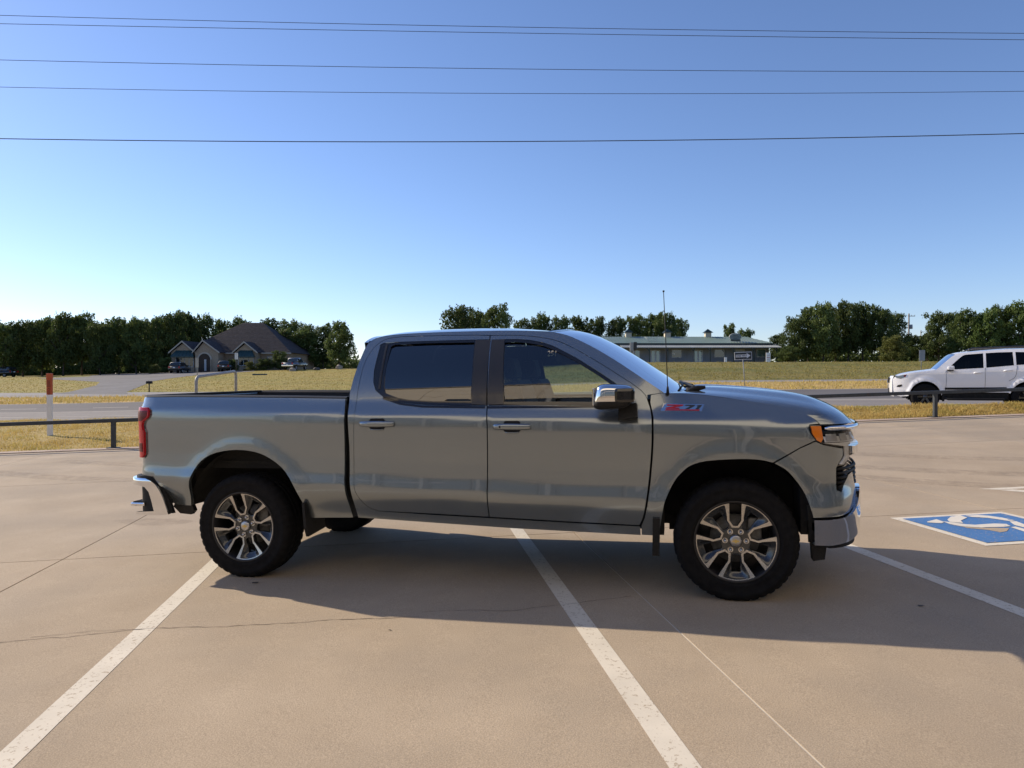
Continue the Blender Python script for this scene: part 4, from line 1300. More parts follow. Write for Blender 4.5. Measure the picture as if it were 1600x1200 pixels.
# chalked stock number on the windshield, seen through the side glass from behind
M['chalk'] = mat('chalk', (0.8, 0.8, 0.78), 0.9)
pc = Vector(side(-1)(2.60, 1.735, .004))
tx = text_mesh('chalk_mark', '251', .062, M['chalk'], Matrix.Translation((2.475, -.742, 1.715)) @ Matrix.Rotation(R(90), 4, 'X') @ Matrix.Rotation(R(24), 4, 'X') @ Matrix.Identity(4), truck, extrude=.001, shear=.25, bold=-.0008, sx=.8)
# gold emblem plate at the centre of the grille
M['gold'] = noise_mat('gold', [(0.3, (0.62, 0.42, 0.10)), (0.7, (0.75, 0.52, 0.16))], 30, rough=0.3)
gb = MB(); xg = 4.625 + .036
BT = [(-.5, -.13), (-.42, .13), (-.17, .13), (-.15, .30), (.15, .30), (.17, .13), (.5, .13), (.42, -.13), (.17, -.13), (.15, -.30), (-.15, -.30), (-.17, -.13)]
gb.prism([(xg, p[0] * .24, 1.015 + p[1] * .20) for p in BT], (.014, 0, 0)); gb.build('grille_emblem', M['gold'], truck)
# ------------------------------------------------------------------ wheels
M['rim_dark'] = mat('rim_dark', (0.055, 0.06, 0.066), 0.25, 0.6, 0.5)
M['machined'] = noise_mat('machined', [(0.3, (0.46, 0.45, 0.44)), (0.7, (0.60, 0.59, 0.57))], 90, rough=0.26, stretch=(1, 1, 1))
M['machined'].node_tree.nodes['Principled BSDF'].inputs['Metallic'].default_value = 0.9
M['barrel'] = mat('barrel', (0.03, 0.03, 0.033), 0.4, 0.5)
M['disc'] = noise_mat('disc', [(0.3, (0.10, 0.10, 0.10)), (0.7, (0.18, 0.18, 0.18))], 40, rough=0.4)
M['nut'] = mat('nut', (0.55, 0.55, 0.56), 0.12, 1.0)
M['cap'] = mat('cap', (0.50, 0.50, 0.50), 0.3, 0.9)

def yface(r): return -(.088 + .034 * (r / .265) ** 2)
def wsurf(dy=0.0):
    return lambda u, v, o: (u, yface(math.hypot(u, v)) + dy - o, v)
RO = .268
def rot2(poly, a):
    c, s = math.cos(a), math.sin(a)
    return [(x * c - y * s, x * s + y * c) for x, y in poly]
def window_poly(g):
    """U shaped opening pointing up; g grows the outline outward"""
    r = RO
    return [(-(.155 * r + g), .985 * r * math.cos(.157)), (-(.150 * r + g), .60 * r), (-(.150 * r + g), .52 * r), (-(.055 * r + g * .6), .375 * r - g * .8), (.055 * r + g * .6, .375 * r - g * .8), (.150 * r + g, .52 * r), (.150 * r + g, .60 * r), (.155 * r + g, .985 * r * math.cos(.157))]

def wheel_parts(name, phase):
    w = empty(name)
    # tyre with shoulder lugs and a flat contact patch
    prof_t = [(.258, -.095), (.268, -.112), (.282, -.126), (.300, -.134), (.303, -.1345), (.306, -.133), (.335, -.139), (.352, -.139), (.355, -.141), (.368, -.139), (.386, -.131), (.399, -.120), (.409, -.104), (.414, -.075), (.4145, -.030),
              (.406, -.028), (.406, -.018), (.4145, -.016), (.415, 0), (.4145, .016), (.406, .018), (.406, .028), (.4145, .030), (.414, .075), (.409, .104), (.399, .120), (.386, .131), (.36, .139), (.30, .134), (.268, .112), (.258, .095)]
    n = 168; m = len(prof_t); vs = []; fs = []
    for k in range(n):
        an = 2 * math.pi * k / n
        for i, (r, y) in enumerate(prof_t):
            groove = (k % 4 == 0)
            off = (k + 2) % 4 == 0
            if .385 < r and abs(y) > .06:
                if (y < 0 and groove) or (y > 0 and off): r -= .007
            elif .41 < r and abs(y) < .05 and (k % 3 == 0): r -= .006
            if .355 < r < .39 and k % 8 < 4 and y < 0: y -= .003
            vs.append((r * math.cos(an), y, max(r * math.sin(an), -.404)))
    for k in range(n):
        k2 = (k + 1) % n
        for i in range(m - 1): fs.append((k * m + i, k * m + i + 1, k2 * m + i + 1, k2 * m + i))
    t = MB(); t.add(vs, fs, True); t.build('tyre', M['rubber'], w)
    b = MB()
    b.lathe([(.278, -.128), (.270, -.130), (.262, -.122), (.250, -.08), (.235, .0), (.235, .10), (.26, .11)], 60)
    b.lathe([(.235, .06), (.05, .06)], 30)
    b.build('rim_barrel', M['barrel'], w)
    d = MB(); d.lathe([(.04, -.005), (.165, -.005), (.165, .02), (.04, .02)], 40)
    d.box((.13, -.01, .07), (.09, .07, .16), bev=.02)
    d.build('brake_disc', M['disc'], w)
    # face with five openings and five slots
    holes = []
    for k in range(5):
        a = phase + 2 * math.pi * k / 5
        holes.append(rot2(window_poly(-.002), a))
        q = RO
        holes.append(rot2([(-.105 * q, .40 * q), (-.115 * q, .80 * q), (.115 * q, .80 * q), (.105 * q, .40 * q), (.05 * q, .36 * q), (-.05 * q, .36 * q)], a + math.pi / 5))
    disc = [(.2615 * math.cos(2 * math.pi * k / 72), .2615 * math.sin(2 * math.pi * k / 72)) for k in range(72)]
    def face(u, v, o):
        r = math.hypot(u, v); an = math.atan2(v, u)
        # spokes stand proud beside the openings and fall away between them
        c = math.cos(5 * (an - (phase + math.pi / 2)))
        dip = .030 * sstep((-c + .25) / 1.1) * sstep((r - .075) / .10) * (1 - .55 * sstep((r - .21) / .05))
        return (u, yface(r) + .006 + dip - o, v)
    panel('rim_face', disc, face, M['rim_dark'], w, holes=holes, res=.016, depth=.035, center=(0, .5, 0))
    # machined edges: a U round every opening joined to lip arcs between them
    for k in range(5):
        a = phase + 2 * math.pi * k / 5
        o_ = window_poly(.0135); i_ = window_poly(-.001)
        o_[0] = (-.29 * RO, .945 * RO); o_[-1] = (.29 * RO, .945 * RO)
        o_.insert(1, (-.245 * RO, .885 * RO)); o_.insert(-1, (.245 * RO, .885 * RO))
        i_[0] = (i_[0][0], .988 * RO); i_[-1] = (i_[-1][0], .988 * RO)
        panel('machined_edge', rot2(o_ + list(reversed(i_)), a), wsurf(), M['machined'], w, res=.012, depth=.010, center=(0, .5, 0))
        a0 = math.pi / 2 + a + .157; a1 = math.pi / 2 + a + 2 * math.pi / 5 - .157
        n2 = 18
        arc = [(.271 * math.cos(a0 + (a1 - a0) * j / n2), .271 * math.sin(a0 + (a1 - a0) * j / n2)) for j in range(n2 + 1)] + \
              [(.2565 * math.cos(a1 - (a1 - a0) * j / n2), .2565 * math.sin(a1 - (a1 - a0) * j / n2)) for j in range(n2 + 1)]
        panel('lip_arc', arc, wsurf(-.001), M['machined'], w, res=.02, depth=.010, center=(0, .5, 0))
    cpl = MB(); cpl.lathe([(0, -.104), (.030, -.103), (.038, -.099), (.040, -.085)], 32)
    cp = cpl.build('centre_cap', M['cap'], w)
    e = MB(); e.prism([(p[0] * .046, -.1045, p[1] * .040) for p in BT], (0, .002, 0)); e.build('cap_emblem', M['gold'], cp)
    for k in range(6):
        an = 2 * math.pi * k / 6 + R(0 if phase == 0 else 18)
        nb = MB(); nb.lathe([(0, -.112), (.006, -.1105), (.0098, -.104), (.0105, -.085)], 10, Matrix.Translation((.0698 * math.cos(an), 0, .0698 * math.sin(an))))
        nb.lathe([(.019, -.0895), (.0105, -.0885)], 12, Matrix.Translation((.0698 * math.cos(an), 0, .0698 * math.sin(an))))
        nb.build('lug_nut', M['nut'], w)
    return w
wf = wheel_parts('wheel', 0.0)
wf.parent = truck; wf.location = (3.745, -.832, .405)
wr = wheel_parts('wheel', R(12))
wr.parent = truck; wr.location = (0, -.832, .405)
for src, x in ((wf, 3.745), (wr, 0.0)):
    c = copy_tree(src, truck); c.location = (x, .832, .405); c.rotation_euler = (0, 0, math.pi)
# ------------------------------------------------------------------ white SUV on the road
# local frame: x rearward from the front bumper, y away from the camera, z up from the road
suv = empty('suv', lvl(13.27, 24.9, -1.10), YAW - R(27))
tag(suv, 'white SUV with black side mouldings driving on the road behind the grass strip', 'SUV')
WC = M['white_car']
SUV_Z = [.3, .45, .58, .62, .66, .80, .95, 1.08, 1.15, 1.20, 1.26]; SUV_Y = [.88, .905, .93, .935, .935, .945, .948, .94, .925, .905, .885]
def Ys(x, z):
    zs = z - .035 * max(0, min(x, 4.5) - 1.4)
    y = float(np.interp(zs, SUV_Z, SUV_Y)) if zs < 1.26 else .885 - .30 * (zs - 1.26) - .35 * (zs - 1.26) ** 2
    if x < .75: y *= (1 - .22 * ((.75 - x) / .75) ** 2.2)
    if x > 4.3: y *= (1 - .10 * ((x - 4.3) / .5) ** 2)
    for cx in (1.0, 3.79):
        r = math.hypot(x - cx, z - .42) - .46
        if r > -.06: y += .035 / (1 + (max(r, 0) / .085) ** 6)
    return y
def suv_arch(cx, rev=False):
    p = [(cx + .47 * math.cos(R(a)), .40 + .465 * math.sin(R(a))) for a in range(8, 173, 12)]
    return p if rev else list(reversed(p))
LOWER = [(.05, .58), (.02, .66), (.03, .88), (.08, .965), (.16, 1.005), (.28, 1.045), (.50, 1.09), (.76, 1.125), (1.05, 1.155), (1.315, 1.195), (1.60, 1.165), (2.64, 1.225), (3.46, 1.298), (4.25, 1.335), (4.62, 1.34), (4.74, 1.20), (4.80, .95), (4.80, .70), (4.74, .52), (4.28, .47)] + \
        suv_arch(3.79, True) + [(3.28, .56), (1.50, .555)] + suv_arch(1.0, True) + [(.52, .44), (.30, .415), (.12, .46)]
FWN = [(1.60, 1.185), (1.70, 1.27), (1.80, 1.365), (1.94, 1.49), (2.06, 1.585), (2.14, 1.615), (2.63, 1.648), (2.63, 1.237)]
RWN = [(2.70, 1.242), (2.70, 1.652), (3.0, 1.668), (3.42, 1.676), (3.44, 1.305), (3.0, 1.267)]
QWN = [(3.50, 1.312), (3.49, 1.676), (3.72, 1.668), (4.20, 1.36), (4.15, 1.345)]
UPPER = [(1.315, 1.195), (1.52, 1.37), (1.76, 1.565), (1.86, 1.620), (2.02, 1.662), (2.65, 1.712), (3.3, 1.752), (3.9, 1.755), (4.35, 1.735), (4.50, 1.68), (4.62, 1.345), (4.25, 1.337), (3.46, 1.300), (2.64, 1.227), (1.60, 1.167)]
M['suv_glass'] = glass_mat('suv_glass', (0.05, 0.055, 0.06), 1.35)
M['suv_lamp'] = mat('suv_lamp', (0.13, 0.135, 0.14), 0.08, 0.3, 1.0)
M['suv_ws'] = glass_mat('suv_ws', (0.35, 0.38, 0.38), 1.35)
def build_suv_side(sg):
    S = lambda x, z, o: (x, sg * (Ys(x, z) + o), z)
    K = dict(center=(2.4, 0, 1.0))
    panel('body_side', LOWER, S, WC, suv, res=.07, depth=.05, **K)
    panel('pillar_frame', UPPER, S, WC, suv, holes=[FWN, RWN, QWN], res=.07, depth=.04, **K)
    for w in (FWN, RWN, QWN): panel('window', inset(w, -.004), S, M['suv_glass'], suv, res=.1, depth=.0, off=-.018, **K)
    panel('side_moulding', [(1.56, .685), (3.24, .705), (3.24, .645), (1.56, .625)], S, M['black_plastic'], suv, res=.08, depth=.02, off=.016, **K)
    panel('rocker_cover', [(1.50, .555), (3.28, .56), (3.32, .36), (1.46, .34)], S, M['under'], suv, res=.1, depth=.05, off=-.03, **K)
    for x0, pts in ((1.585, [(1.585, 1.17), (1.60, .9), (1.58, .56)]), (2.665, [(2.665, 1.24), (2.67, .9), (2.66, .56)]), (3.35, [(3.52, 1.30), (3.47, 1.0), (3.30, .88)])):
        t = MB(); t.tube([S(x, z, .001) for x, z in smooth_poly(pts, 4)], .005, 5); t.build('door_gap', M['gloss_black'], suv)
    for hx, hz in ((2.47, 1.105), (3.28, 1.165)):
        t = MB(); y = Ys(hx, hz)
        t.tube([(hx - .11, sg * (y + .005), hz - .005), (hx - .07, sg * (y + .03), hz), (hx + .07, sg * (y + .03), hz + .004), (hx + .11, sg * (y + .005), hz)], .017, 8)
        t.build('door_handle', WC, suv)
    mm = MB()
    mm.box((1.72, sg * 1.02, 1.235), (.20, .17, .13), bev=.045)
    mo = mm.build('mirror', WC, suv)
    ml = MB(); ml.box((1.70, sg * 1.0, 1.175), (.18, .20, .035), bev=.012); ml.build('mirror_base', M['gloss_black'], mo)
    hl = panel('headlamp', [(.115, 1.01), (.16, .955), (.28, .935), (.42, .985), (.46, 1.055), (.36, 1.045), (.22, 1.02)], S, M['suv_lamp'], suv, res=.04, depth=.03, off=.006, **K)
    panel('turn_signal', [(.36, 1.0), (.42, .985), (.46, 1.055), (.40, 1.05)], S, M['dark_red_lens'], hl, res=.04, depth=.006, off=.012, **K)
    panel('fog_lamp', [(.16, .70), (.25, .69), (.32, .72), (.32, .77), (.20, .75)], S, M['gloss_black'], suv, res=.04, depth=.01, off=.006, **K)
    rr = MB(); rr.tube([(2.2, sg * .56, 1.73), (2.35, sg * .565, 1.80), (3.9, sg * .575, 1.835), (4.15, sg * .575, 1.775)], .022, 8); rr.build('roof_rail', M['gloss_black'], suv)
    st = MB(); st.tube([(1.55, sg * .93, .40), (1.65, sg * .99, .36), (3.15, sg * .99, .37), (3.25, sg * .93, .41)], .035, 8); st.build('side_step', M['black_plastic'], suv)
    fl = MB(); fl.prism([(1.49, 0, .60), (1.56, 0, .60), (1.55, 0, .30), (1.50, 0, .29)], (0, sg * .25, 0), Matrix.Translation((0, sg * .68, 0))); fl.build('mud_flap', M['black_plastic'], suv)
    for cx in (1.0, 3.79):
        h = MB(); vs = []; fs = []
        for k in range(17):
            a = R(-10 + 200 * k / 16)
            for y in (.50, .90): vs.append((cx + .50 * math.cos(a), sg * y, .40 + .50 * math.sin(a)))
        for k in range(16): fs.append((2 * k, 2 * k + 1, 2 * k + 3, 2 * k + 2))
        vs.append((cx, sg * .5, .4))
        for k in range(16): fs.append((2 * k, 2 * k + 2, len(vs) - 1))
        h.add(vs, fs, True); h.build('wheel_housing', M['under'], suv)
for sg in (-1, 1): build_suv_side(sg)
def suv_hood(u, v):
    w = 2 * v - 1; a = abs(w)
    x = .10 + (1.34 - .10) * u + .10 * a ** 2 * (1 - u) - .03 * a * u
    pts = [(0.02, .90), (.06, .965), (.16, 1.005), (.28, 1.045), (.50, 1.09), (.76, 1.125), (1.05, 1.155), (1.34, 1.20)]
    ze = float(np.interp(x, [p[0] for p in pts], [p[1] for p in pts]))
    ye = Ys(x, ze) - .01
    return (x, w * ye, ze - .004 + (.055 * (1 - a ** 2.5)))
grid_mesh('hood', suv_hood, 16, 20, WC, suv)
def suv_front(u, v):
    w = 2 * v - 1; a = abs(w); z = .42 + u * .60
    x = .03 - .10 * (1 - a ** 2.4) + .05 * max(0, (z - .85) / .17) ** 2 + .06 * max(0, (.56 - z) / .14)
    return (x, w * (Ys(.06, .75) - .0), z)
sf = grid_mesh('front_bumper', suv_front, 14, 20, WC, suv, flip=True)
gr = MB(); gr.box((-.075, 0, .90), (.03, .95, .17), bev=.02); gr.box((-.06, 0, .58), (.03, .8, .16), bev=.03); gro = gr.build('grille', M['gloss_black'], sf)
em = MB(); em.lathe([(.05, -.01), (.07, 0), (.05, .01)], 20, Matrix.Translation((-.098, 0, .90)) @ Matrix.Rotation(R(90), 4, 'Z') @ Matrix.Diagonal((1.2, 1, .8, 1)), closed=True); em.build('emblem', M['chrome'], gro)
pl = MB(); pl.box((-.085, 0, .70), (.012, .31, .15)); pl.build('front_plate', M['galv'], sf)
def suv_ws(u, v):
    w = 2 * v - 1
    e = smooth_poly([(1.32, 1.195), (1.53, 1.372), (1.77, 1.565), (1.87, 1.622)], 4); i = u * (len(e) - 1); j = min(int(i), len(e) - 2); t = i - j
    x = e[j][0] * (1 - t) + e[j + 1][0] * t; z = e[j][1] * (1 - t) + e[j + 1][1] * t
    k = 1 - abs(w) ** 2.2
    return (x - .14 * k, w * (Ys(x, z) - .006), z + .02 * k)
grid_mesh('windshield', suv_ws, 10, 16, M['suv_ws'] if 'suv_ws' in M else M['suv_glass'], suv)
def suv_roof(u, v):
    w = 2 * v - 1
    e = [(1.865, 1.622), (2.02, 1.662), (2.65, 1.712), (3.3, 1.752), (3.9, 1.755), (4.35, 1.735), (4.55, 1.70)]; i = u * 6; j = min(int(i), 5); t = i - j
    x = e[j][0] * (1 - t) + e[j + 1][0] * t; z = e[j][1] * (1 - t) + e[j + 1][1] * t
    k = 1 - abs(w) ** 2.6
    return (x - .10 * k * (1 - u), w * Ys(x, z), z + .035 * k)
grid_mesh('roof', suv_roof, 18, 16, WC, suv)
def suv_back(u, v):
    w = 2 * v - 1; z = .45 + 1.27 * u
    x = float(np.interp(z, [.45, .55, .95, 1.2, 1.345, 1.72], [4.72, 4.75, 4.80, 4.75, 4.64, 4.50]))
    return (x + .05 * (1 - abs(w) ** 3), w * Ys(min(x, 4.7), z), z)
grid_mesh('tailgate', suv_back, 12, 12, WC, suv)
un = MB(); un.box((2.45, 0, .50), (4.2, 1.5, .25)); un.box((.9, 0, .75), (1.2, 1.1, .5)); un.build('chassis', M['under'], suv)
ib = MB(); ib.box((2.9, 0, 1.0), (2.6, 1.5, .3)); ib.box((2.35, -.38, 1.25), (.18, .5, .55), bev=.05); ib.box((2.35, .38, 1.25), (.18, .5, .55), bev=.05); ib.box((1.75, 0, 1.08), (.35, 1.5, .2), bev=.05); ib.build('seat', M['interior'], suv)
def simple_wheel(name, r, w, rimr, spokes, face_m, parent, loc, flip=False):
    e = empty(name, loc, math.pi if flip else 0, parent)
    t = MB(); t.lathe([(rimr, -w * .42), (r * .80, -w * .52), (r * .95, -w * .44), (r, -w * .30), (r, w * .3), (r * .95, w * .44), (r * .8, w * .5), (rimr, w * .42)], 40); t.build('tyre', M['rubber'], e)
    f = MB(); f.lathe([(rimr, -w * .43), (rimr * .92, -w * .36), (rimr * .88, -w * .05), (.05, 0)], 30)
    for k in range(spokes):
        a = 2 * math.pi * k / spokes
        f.add([(math.cos(a + d) * q, -w * y, math.sin(a + d) * q) for q, d, y in ((.06, -.5, .30), (.06, .5, .30), (rimr * .93, .14, .36), (rimr * .93, -.14, .36))] +
              [(math.cos(a + d) * q, -w * y, math.sin(a + d) * q) for q, d, y in ((.06, -.5, .10), (.06, .5, .10), (rimr * .93, .14, .16), (rimr * .93, -.14, .16))],
              [(0, 1, 2, 3), (0, 3, 7, 4), (1, 5, 6, 2)])
    f.lathe([(0, -w * .36), (.06, -w * .34), (.07, -w * .1)], 14)
    f.build('rim', face_m, e)
    return e
for cx in (1.0, 3.79):
    simple_wheel('wheel', .425, .28, .235, 6, M['rim_dark'], suv, (cx, -.825, .42))
    simple_wheel('wheel', .425, .28, .235, 6, M['rim_dark'], suv, (cx, .825, .42), True)

for ch in list(suv.children):
    if ch.type == 'MESH' and not ch.data.get('lifted'):
        for o_ in [ch] + list(ch.children):
            if o_.type != 'MESH' or o_.data.get('lifted'): continue
            o_.data['lifted'] = 1
            for v in o_.data.vertices: v.co.z = 1.16 * v.co.z - .070
# ------------------------------------------------------------------ small far vehicles
def far_car(name, label, cat, loc, rz, paint, kind, scale=1.0, plate=True):
    """x forward, origin on the ground at the middle"""
    o = empty(name, loc, rz); tag(o, label, cat, 'vehicles parked at the brick house' if 'house' in label else None)
    if kind == 'suv':
        body = [(-2.3, .40), (-2.35, .75), (-2.3, 1.05), (1.2, 1.0), (2.0, .92), (2.3, .75), (2.32, .42)]; cab = [(-2.25, 1.03), (-2.0, 1.66), (-1.7, 1.72), (.25, 1.70), (1.15, 1.0)]; W, wx, wr = 1.9, (-1.4, 1.42), .37
    else:
        body = [(-2.9, .55), (-2.92, 1.15), (-.9, 1.17), (1.35, 1.22), (2.5, 1.15), (2.8, .95), (2.85, .5)]; cab = [(-.95, 1.16), (-.85, 1.85), (-.5, 1.93), (.7, 1.91), (1.5, 1.2)]; W, wx, wr = 2.0, (-1.75, 1.9), .42
    def loft(poly, hw, hw2, zlo, zhi):
        n = len(poly); vs = []
        for sg in (-1, 1):
            for x, z in poly:
                t = (z - zlo) / (zhi - zlo); vs.append((x, sg * (hw + (hw2 - hw) * t), z))
        fs = [tuple(range(n)), tuple(2 * n - 1 - i for i in range(n))] + [(i, (i + 1) % n, n + (i + 1) % n, n + i) for i in range(n)]
        return vs, fs
    def bev(vs, fs, nm, m, off):
        b = MB(); b.add(vs, fs); ob = b.build(nm, m, o)
        bm = bmesh.new(); bm.from_mesh(ob.data); bmesh.ops.bevel(bm, geom=bm.edges[:], offset=off, segments=2, affect='EDGES'); bm.to_mesh(ob.data); bm.free(); ob.data.shade_smooth(); return ob
    h = W / 2
    zl, zh = min(p[1] for p in body), max(p[1] for p in body)
    vs, fs = loft(body, h * .95, h * .98, zl, zh); bev(vs, fs, 'body', paint, .06)
    zl, zh = cab[0][1], max(p[1] for p in cab)
    vs, fs = loft(cab, h * .93, h * .70, zl, zh); bev(vs, fs, 'cabin', paint, .05)
    x0, x1 = cab[1][0], cab[-2][0]
    zb = cab[0][1]; zt = zh - .10
    # glass
    g = MB()
    bx, bz = cab[0]; tx, tz = cab[1]
    g.add([(bx - .02 + (tx - bx) * .25, sy * h * q, bz + (tz - bz) * .25) for sy, q in ((-1, .80), (1, .80))] + [(bx - .02 + (tx - bx) * .92, sy * h * q, bz + (tz - bz) * .92) for sy, q in ((1, .66), (-1, .66))], [(0, 1, 2, 3)])
    g.build('rear_window', M['dark_glass'], o)
    for sg in (-1, 1):
        for a, b in (((x0 + .12), (x0 + x1) / 2 - .05), ((x0 + x1) / 2 + .05, x1 + .05)):
            g = MB(); e = .012
            def yy(z): return sg * (h * (.93 + (.70 - .93) * (z - zl) / (zh - zl)) + e)
            fr = .55 if b > x1 else .0
            g.add([(a, yy(zb + .06), zb + .06), (b + fr, yy(zb + .06), zb + .06), (b, yy(zt), zt), (a + .02, yy(zt), zt)], [(0, 1, 2, 3)])
            g.build('side_window', M['dark_glass'], o)
        l = MB(); l.box((body[1][0] + .01, sg * h * .80, zl - .12 if kind == 'suv' else 1.0), (.08, .22, .26), bev=.03); l.build('tail_lamp', M['red_lens'], o)
        l = MB(); l.box((body[-2][0] - .12, sg * h * .76, .78 if kind == 'suv' else .98), (.16, .3, .14), bev=.03); l.build('headlamp', M['lamp_white'], o)
    bp = MB(); bp.box((body[0][0] - .03, 0, .52 if kind == 'suv' else .66), (.14, W * .92, .18), bev=.04); bp.build('rear_bumper', M['chrome'] if kind != 'suv' else M['black_plastic'], o)
    bp = MB(); bp.box((body[-1][0], 0, .50 if kind == 'suv' else .62), (.14, W * .92, .2), bev=.04); bp.build('front_bumper', M['black_plastic'], o)
    p = MB(); p.box((body[1][0] - .05, 0, .85), (.02, .32, .16)); p.build('rear_plate', M['white_paint'], o)
    for x in wx:
        simple_wheel('wheel', wr, .24, wr * .62, 5, M['galv'], o, (x, -h * .86, wr)); simple_wheel('wheel', wr, .24, wr * .62, 5, M['galv'], o, (x, h * .86, wr), True)
    return o
M['dark_paint'] = car_paint('dark_paint', (0.03, 0.034, 0.04), 0.4)
M['black_paint'] = car_paint('black_paint', (0.012, 0.013, 0.016), 0.3)
M['silver_dark'] = car_paint('silver_dark', (0.16, 0.17, 0.19), 0.7)
far_car('parked_suv', 'dark grey SUV parked nose in under the left gable of the brick house', 'SUV', ground_pt(281, 113), YAW + R(95), M['dark_paint'], 'suv')
far_car('parked_suv', 'black SUV parked right of the arched entrance of the brick house', 'SUV', ground_pt(353, 114), YAW + R(102), M['black_paint'], 'suv')
far_car('parked_pickup', 'dark pickup with chrome rear bumper parked right of the brick house', 'pickup truck', ground_pt(461, 113), YAW + R(84), M['silver_dark'], 'pickup')
far_car('parked_car', 'dark car half hidden under the trees at the left edge', 'car', ground_pt(3, 118), YAW + R(170), M['black_paint'], 'suv')
# ------------------------------------------------------------------ brick house with hip roof
M['stone'] = noise_mat('stone', [(0.28, (0.24, 0.18, 0.125)), (0.45, (0.40, 0.315, 0.22)), (0.6, (0.32, 0.255, 0.195)), (0.78, (0.48, 0.40, 0.295))], 2.6, 3, 0.9, 0.6, 8, stretch=(1, 1, 2.4), speck=(9, 0.25))
M['brick'] = noise_mat('brick', [(0.3, (0.26, 0.19, 0.135)), (0.7, (0.38, 0.295, 0.21))], 3.0, 4, 0.9, 0.4, 12, stretch=(1, 1, 3), speck=(9, 0.2))
M['shingle'] = noise_mat('shingle', [(0.3, (0.035, 0.030, 0.032)), (0.7, (0.075, 0.064, 0.066))], 1.6, 6, 0.95, 0.8, 6, stretch=(1, 1, 4), speck=(6, 0.3))
M['trim'] = noise_mat('trim', [(0.3, (0.40, 0.36, 0.30)), (0.7, (0.50, 0.46, 0.39))], 3, rough=0.8)
M['awning'] = noise_mat('awning', [(0.3, (0.02, 0.05, 0.055)), (0.7, (0.035, 0.075, 0.08))], 2, rough=0.35)
M['win_frame'] = noise_mat('win_frame', [(0.3, (0.42, 0.42, 0.42)), (0.7, (0.52, 0.52, 0.52))], 3, rough=0.6)
M['door_dark'] = noise_mat('door_dark', [(0.3, (0.035, 0.022, 0.016)), (0.7, (0.06, 0.04, 0.03))], 3, rough=0.5, stretch=(3, 3, .4))
HD = 120.0
hp = ground_pt(365, HD)
hz = hp.z - 0.15
house = empty('brick_house', (hp.x, hp.y, hz), YAW)
tag(house, 'low brick house with a steep dark hip roof and three stone gables', 'house')
PXM = HD / FPX          # metres per photograph pixel at the house
def hx(px): return (px - 365) * PXM
def hh(py): return (HORIZON - py) * PXM + CAM.z - hz
EAVE = hh(551); RIDGE = hh(501)
xl, xr = hx(281), hx(450)
w = MB(); w.box(((xl + xr) / 2, 8.2, EAVE / 2), (xr - xl, 15.0, EAVE)); wall = w.build('wall', M['brick'], house)
# hip roof: eaves rectangle to a short ridge
ov = .5
e = [(xl - ov, .2, EAVE), (xr + ov, .2, EAVE), (xr + ov, 16.2, EAVE), (xl - ov, 16.2, EAVE), (hx(352), 8.2, RIDGE + .25), (hx(385), 8.2, RIDGE + .25)]
r = MB(); r.add(e, [(0, 1, 5, 4), (1, 2, 5), (2, 3, 4, 5), (3, 0, 4), (0, 3, 2, 1)]); roof_h = r.build('roof', M['shingle'], house)
for k in range(1, 22):   # shingle courses raised as thin steps
    t = k / 22
    a = [tuple(np.array(e[0]) * (1 - t) + np.array(e[4]) * t), tuple(np.array(e[1]) * (1 - t) + np.array(e[5]) * t)]
    c = MB(); c.tube([(a[0][0], a[0][1] - .02, a[0][2] + .02), (a[1][0], a[1][1] - .02, a[1][2] + .02)], .014, 4); c.build('shingle_course', M['shingle'], roof_h)
f = MB(); f.box(((xl + xr) / 2, .16, EAVE - .10), (xr - xl + 2 * ov, .06, .2)); f.build('fascia', M['trim'], house)
def gable(x0, x1, apex_px, apex_py, y, wall_m, deep):
    a0, a1, ap = hx(x0), hx(x1), hx(apex_px); za = hh(apex_py)
    g = MB(); g.prism([(a0 + .35, y, 0), (a1 - .35, y, 0), (a1 - .35, y, EAVE), (ap, y, za - .35), (a0 + .35, y, EAVE)], (0, deep, 0))
    go = g.build('gable', wall_m, house)
    rf = MB()
    for q0, q1 in (((a0, EAVE - .1), (ap, za)), ((ap, za), (a1, EAVE - .1))):
        rf.prism([(q0[0], y - .35, q0[1]), (q1[0], y - .35, q1[1]), (q1[0], y - .35, q1[1] + .12), (q0[0], y - .35, q0[1] + .12)], (0, deep + 4.0, 0))
    rf.build('gable_roof', M['shingle'], go)
    for q0, q1 in (((a0, EAVE - .1), (ap, za)), ((ap, za), (a1, EAVE - .1))):
        t = MB(); t.prism([(q0[0], y - .42, q0[1] - .14), (q1[0], y - .42, q1[1] - .14), (q1[0], y - .42, q1[1] + .12), (q0[0], y - .42, q0[1] + .12)], (0, .06, 0)); t.build('barge_board', M['trim'], go)
    return go
gl = gable(271, 313, 292, 534, -1.4, M['stone'], 5.0)
gc = gable(310, 352, 326, 533, -2.0, M['stone'], 5.5)
gr_ = gable(368, 408, 387, 535, -1.2, M['stone'], 5.0)
